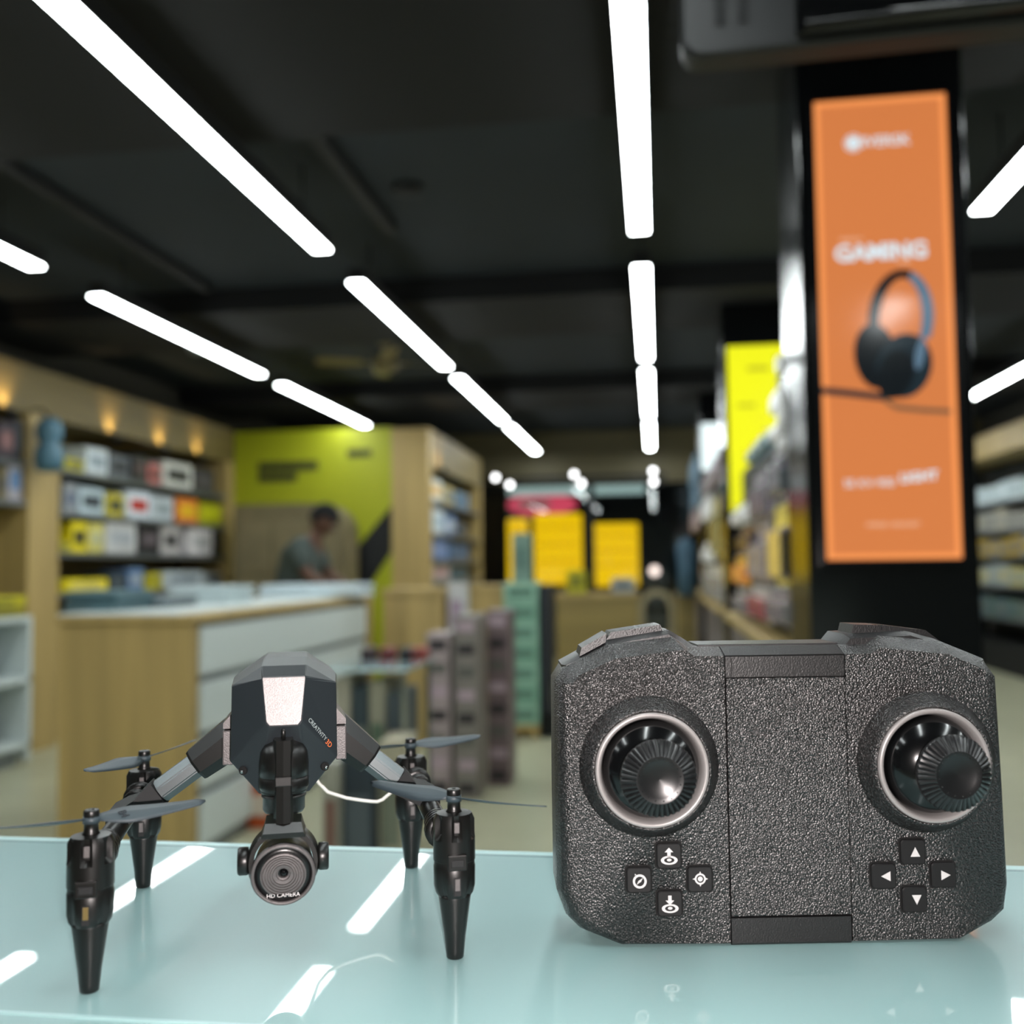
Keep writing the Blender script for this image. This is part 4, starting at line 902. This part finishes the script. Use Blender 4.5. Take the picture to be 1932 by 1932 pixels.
under(tv, MB().box((.255, 1.785, 2.025), (1.46, 1.7995, 2.60), bevel=.004), 'glossy_panel', SCR)
under(tv, MB().tube([(.27, 1.780, 2.040), (1.44, 1.780, 2.040)], .016, SCR, 14), 'glossy_lip', SCR)
for px in (1345, 1388):
    q = onY(px, 20, 1.80); under(tv, MB().box((q.x-.010, 1.796, 2.066), (q.x+.010, 1.7995, 2.2), bevel=.001), 'vent', BLACKM)
under(tv, MB().box((.7, 1.82, 2.636), (.76, 1.85, 2.7585)), 'bracket', DARKMETAL)
under(tv, MB().box((.7, 1.82, 2.60), (.76, 1.85, 2.635)), 'bracket', DARKMETAL)

tv.rotation_euler = (0, 0, radians(-2.5)); tv.location = (.565, 1.83, 2.026)
# ---- ceiling fittings
for (x, y, L_, lb) in [(-2.55, 3.45, 1.95, 'dark cable duct on the ceiling between the two left lamp rows'), (-1.24, 3.5, 1.1, 'short dark cable duct on the ceiling left of the aisle')]:
    o = MB().box((x-.03, y, 2.715), (x+.03, y+L_, 2.7595), BLACKM, bevel=.004).build('cable_duct', BLACKM, loc=(x, y, 2.715)); tag(o, lb, 'duct', 'cable ducts on the dark ceiling')
o = MB().lathe([(.07, 0), (.065, -.02), (.03, -.035), (.01, -.036)], BLACKM, n=24).build('smoke_detector', BLACKM); o.location = (-1.04, 4.15, 2.7595); tag(o, 'round dark smoke detector on the ceiling between the lamp rows', 'smoke detector')
o = MB().lathe([(.075, 0), (.075, -.02), (.05, -.065), (.02, -.08), (.005, -.082)], GREY, n=24).build('dome_camera', GREY); o.location = (-3.0, 6.2, 2.6195); tag(o, 'small grey dome camera below the ceiling beside the left lamp row', 'camera')
FANM = mat('olive_brass_fan', (120, 108, 70), .45)
fn = empty('ceiling_fan', (-1.93, 7.0, 2.7595), 0, 'dim brass coloured ceiling fan between the two left lamp rows', 'fan')
MB().lathe([(.05, 0), (.05, -.03), (.015, -.04), (.015, -.12), (.09, -.13), (.10, -.20), (.04, -.23), (.005, -.23)], FANM, n=24).build('motor', FANM, fn)
for i in range(4):
    a = radians(20+90*i); Mr = Matrix.Rotation(a, 4, 'Z')
    MB().box((.08, -.02, -.168), (.17, .02, -.16), FANM, M=Mr).build('blade_arm', FANM, fn)
    b = MB(); b.loft([[Mr @ Vector((x, y*w_, -.165+y*.03+t)) for x, w_ in ((.165, .8), (.3, 1), (.46, 1), (.5, .5))for y in (0,)] for t in (0,)], FANM) if False else None
    bb = MB(); bb.loft([[Mr @ Vector((x, y, -.165+y*.25+t)) for y, t in ((-h_, 0), (h_, 0), (h_, .006), (-h_, .006))] for x, h_ in ((.165, .045), (.3, .06), (.46, .058), (.5, .03))], FANM); bb.build('blade', FANM, fn)

# ---- header lights at the shop front
for i, (px, py, w_) in enumerate([(935, 901, 'upper left'), (962, 915, 'lower left'), (1083, 895, 'upper middle'), (1097, 912, 'lower middle'), (1232, 889, 'upper right'), (1233, 909, 'lower right')]):
    q = onY(px, py, 11.95); s = empty('header_spotlight', (q.x, 11.95, q.z), 0, 'round white spotlight of the shop front, %s one of six' % w_, 'spotlight', 'round spotlights at the shop front')
    MB().lathe([(.05, 0), (.055, -.06), (.02, -.08), (.01, -.24)], DARKMETAL, NEGY, 16).build('housing', DARKMETAL, s)
    MB().lathe([(.030, .0005), (.026, .008), (.005, .012)], mat('spot_lens', (255, 255, 255), .5, emit=3.0), NEGY, 16).build('lens', LAMPM, s)
rail = MB()
for z in (onY(960, 901, 11.95).z, onY(960, 914, 11.95).z):
    rail.box((-2.1, 12.16, z-.02), (.15, 12.1995, z+.02), DARKMETAL)
tag(rail.build('spotlight_rail', DARKMETAL, loc=(-1, 12.18, 2.05)), 'pair of dark rails holding the six round spotlights', 'rail')
q0 = onY(960, 924, 12.5); q1 = onY(1216, 922, 12.5)
st = empty('sign_tube', ((q0.x+q1.x)/2, 12.5, q0.z), 0, 'long dim horizontal tube light outside the shop front', 'lamp')
TUB = mat('dim_tube', (190, 215, 212), .5, emit=.28, emitc=(190, 215, 212))
under(st, MB().tube([(q0.x, 12.5, q0.z), (q1.x, 12.5, q0.z)], .085, TUB, 12), 'tube', TUB); under(st, MB().box((q0.x, 12.41, q0.z+.09), (q1.x, 12.55, q0.z+.13)), 'holder', DARKMETAL)
YL = mat('lit_yellow_sign', (120, 90, 0), .5, emit=.47, emitc=(255, 202, 0)); YLD = mat('lit_yellow_dark', (110, 80, 0), .5, emit=.36, emitc=(235, 176, 0)); PKS = mat('lit_red_sign', (110, 36, 50), .5, emit=.42, emitc=(222, 74, 102)); SGM = mat('sign_soft_white', (100, 105, 105), .5, emit=.3)
def sign(x0, x1, y0, y1, lab, m):
    A = onY(x0, y0, 15); Bq = onY(x1, y1, 15); g = empty('illuminated_sign', ((A.x+Bq.x)/2, 15, Bq.z), 0, lab, 'sign')
    under(g, MB().box((A.x, 15.0, Bq.z), (Bq.x, 15.1, A.z), m, bevel=.03), 'lit_panel', m)
    for z in (Bq.z+(A.z-Bq.z)*.32, Bq.z+(A.z-Bq.z)*.55, Bq.z+(A.z-Bq.z)*.8): under(g, MB().box((A.x+.05, 14.985, z), (Bq.x-.05, 14.9995, z+.03)), 'menu_line', YLD)
    for x in (A.x+.08, Bq.x-.12): under(g, MB().box((x, 15.02, -.02), (x+.04, 15.08, Bq.z-.0005)), 'post', DARKMETAL)
    return g
sign(957, 996, 979, 1098, 'narrow glowing yellow sign seen through the shop front, left one', YL)
sign(1007, 1099, 970, 1103, 'tall glowing yellow sign seen through the shop front, middle one', YL)
sign(1114, 1206, 988, 1106, 'glowing yellow sign seen through the shop front, right one', YL)
A = onY(957, 935, 15.3); Bq = onY(1088, 968, 15.3)
g = empty('red_sign', ((A.x+Bq.x)/2, 15.3, Bq.z), 0, 'pinkish red oval shop sign above the yellow signs outside', 'sign')
b = MB(); el = [(((A.x+Bq.x)/2)+(Bq.x-A.x)/2*cos(t), (A.z+Bq.z)/2+(A.z-Bq.z)*.62*sin(t)) for t in [2*pi*i/32 for i in range(32)]]; b.prism(el, 15.3, 15.4, PKS); under(g, b, 'lit_panel', PKS)
b = MB(); el = [(((A.x+Bq.x)/2)-.12+.28*cos(t), (A.z+Bq.z)/2+.06*sin(t)) for t in [2*pi*i/20 for i in range(20)]]; b.prism(el, 15.28, 15.2995, SGM); under(g, b, 'emblem', SGM)
for x in (A.x+.3, Bq.x-.3): under(g, MB().box((x, 15.33, -.02), (x+.04, 15.37, Bq.z+.05)), 'post', DARKMETAL)
q = onY(1235, 1077, 14.5); s = empty('street_lamp', (q.x, 14.5, -.02), 0, 'small round pinkish white lamp outside beyond the shop front', 'lamp')
PKL = mat('pinkish_globe', (255, 225, 215), .5, emit=1.1); MB().lathe([(.001, -.07), (.05, -.05), (.07, 0), (.05, .05), (.001, .07)], PKL, T(0, 0, q.z+.02), 20).build('globe', PKL, s)
MB().tube([(0, 0, 0), (0, 0, q.z-.05)], .02, DARKMETAL, 8).build('post', DARKMETAL, s)

# ---- the person leaning over behind the counter
SHIRT = mat('grey_green_shirt', (60, 70, 66), .8, mottle=.08); SKIN = mat('brown_skin', (92, 62, 46), .6); HAIR = mat('black_hair', (4, 4, 5), .9); TROU = mat('dark_trousers', (34, 38, 44), .8)
pe = empty('person', (-2.64, 7.0, 0), 0, 'person in a grey green shirt with short black hair, bending forward behind the counter', 'person')
def skin_mesh(name, V, E_, R_, m, par, sub=2):
    me = bpy.data.meshes.new(name); me.from_pydata(V, E_, []); o = bpy.data.objects.new(name, me); COL.objects.link(o)
    md = o.modifiers.new('s', 'SKIN'); md.use_smooth_shade = True
    for i, v in enumerate(me.skin_vertices[0].data): v.radius = (R_[i], R_[i]) if not hasattr(R_[i], '__len__') else R_[i]; v.use_root = (i == 0)
    ss = o.modifiers.new('u', 'SUBSURF'); ss.levels = sub; ss.render_levels = sub
    bpy.context.view_layer.update()
    m2 = bpy.data.meshes.new_from_object(o.evaluated_get(bpy.context.evaluated_depsgraph_get()))
    bpy.data.objects.remove(o); m2.materials.clear(); m2.materials.append(m); m2.name = name
    q_ = bpy.data.objects.new(name, m2); COL.objects.link(q_); q_.parent = par
    return q_
# local frame: x to the right of the photo (the way the person leans), z up
V = [(0,0,.88),(.02,0,1.02),(.07,0,1.20),(.13,0,1.34),(.19,0,1.40),(.235,0,1.45),
     (.10,-.19,1.33),(.22,-.24,1.10),(.38,-.18,1.02),(.10,.19,1.33),(.22,.24,1.10),(.38,.18,1.02),
     (0,-.10,.84),(.01,-.11,.48),(-.01,-.11,.09),(.11,-.11,.045),(0,.10,.84),(.01,.11,.48),(-.01,.11,.09),(.11,.11,.045)]
Ed = [(0,1),(1,2),(2,3),(3,4),(4,5),(3,6),(6,7),(7,8),(3,9),(9,10),(10,11),(0,12),(12,13),(13,14),(14,15),(0,16),(16,17),(17,18),(18,19)]
Rr = [(.13,.16),(.12,.15),(.13,.17),(.11,.15),.055,.05,.065,.05,.036,.065,.05,.036,.09,.065,.045,.04,.09,.065,.045,.04]
skin_mesh('body', V, Ed, Rr, SKIN, pe)
skin_mesh('shirt', [(0,0,.84),(.02,0,1.02),(.07,0,1.20),(.13,0,1.335),(.165,0,1.375),(.10,-.19,1.335),(.20,-.235,1.14),(.10,.19,1.335),(.20,.235,1.14)], [(0,1),(1,2),(2,3),(3,4),(3,5),(5,6),(3,7),(7,8)], [(.155,.18),(.145,.175),(.15,.19),(.125,.165),.065,.082,.072,.082,.072], SHIRT, pe)
skin_mesh('trousers', [(0,0,.90),(0,-.10,.82),(.01,-.11,.48),(-.01,-.11,.12),(0,.10,.82),(.01,.11,.48),(-.01,.11,.12)], [(0,1),(1,2),(2,3),(0,4),(4,5),(5,6)], [(.15,.17),.11,.08,.062,.11,.08,.062], TROU, pe)
hd = Matrix.Translation((.255, 0, 1.525)) @ Matrix.Rotation(radians(38), 4, 'Y')
b = MB(); bmesh.ops.create_icosphere(b.bm, subdivisions=3, radius=1, matrix=hd @ Matrix.Diagonal((.098, .078, .120, 1)))
for v in b.bm.verts:
    l = hd.inverted() @ v.co
    if l.z < -.03: l.y *= 1-.35*(-l.z-.03)/.09; l.x *= 1-.12*(-l.z-.03)/.09
    v.co = hd @ l
for f_ in b.bm.faces: f_.smooth = True
head = b.build('head', SKIN, pe)
b = MB()
b.loft([[hd @ Vector(p) for p in L] for L in ([(.088,-.012,.025),(.088,.012,.025),(.094,0,.03)], [(.112,-.017,-.022),(.112,.017,-.022),(.100,0,-.005)], [(.095,-.012,-.035),(.095,.012,-.035),(.09,0,-.02)])], SKIN); b.build('nose', SKIN, head)
for s_ in (-1, 1):
    MB().lathe([(.001,-.006),(.011,0),(.001,.006)], mat('eye_white', (220, 220, 215), .3), hd @ T(.088, s_*.030, .014), 10).build('eye', MATS['eye_white'], head)
    MB().lathe([(.004,-.006),(.018,-.004),(.020,.004),(.006,.006)], SKIN, hd @ T(0, s_*.079, -.01) @ Matrix.Rotation(pi/2, 4, 'X') @ Matrix.Diagonal((1, 1.5, 1, 1)), 12).build('ear', SKIN, head)
MB().box((.088, -.022, -.062), (.097, .022, -.054), mat('lips', (110, 62, 54), .5), M=hd, bevel=.002).build('mouth', MATS['lips'], head)
b = MB(); bmesh.ops.create_icosphere(b.bm, subdivisions=3, radius=1, matrix=hd @ Matrix.Translation((-.012, 0, .022)) @ Matrix.Diagonal((.116, .096, .124, 1)))
dele = [v for v in b.bm.verts if (hd.inverted() @ v.co).z < (-.05 if (hd.inverted() @ v.co).x < .0 else .045)]
bmesh.ops.delete(b.bm, geom=dele, context='VERTS')
for f_ in b.bm.faces: f_.smooth = True
b.build('hair', HAIR, pe)
pe.scale = (.95, .95, .95)
# hands resting forward, five fingers each
for s_ in (-1, 1):
    w0 = Vector((.38, s_*.18, 1.02)); V = [w0, w0+Vector((.05, -s_*.01, -.012)), w0+Vector((.085, -s_*.015, -.02))]; E_ = [(0,1),(1,2)]; R_ = [.026, .034, .034]
    for i, (dy, ln) in enumerate([(-.032,.062),(-.011,.075),(.011,.07),(.031,.055)]):
        n0 = len(V); V += [w0+Vector((.10, dy-s_*.015, -.022)), w0+Vector((.10+ln*.55, dy*1.15-s_*.015, -.034)), w0+Vector((.10+ln, dy*1.2-s_*.015, -.056))]; E_ += [(2,n0),(n0,n0+1),(n0+1,n0+2)]; R_ += [.0095,.0085,.007]
    n0 = len(V); V += [w0+Vector((.055, -s_*.05, -.02)), w0+Vector((.09, -s_*.066, -.035))]; E_ += [(1,n0),(n0,n0+1)]; R_ += [.011,.009]
    skin_mesh('hand', V, E_, R_, SKIN, pe, 2)
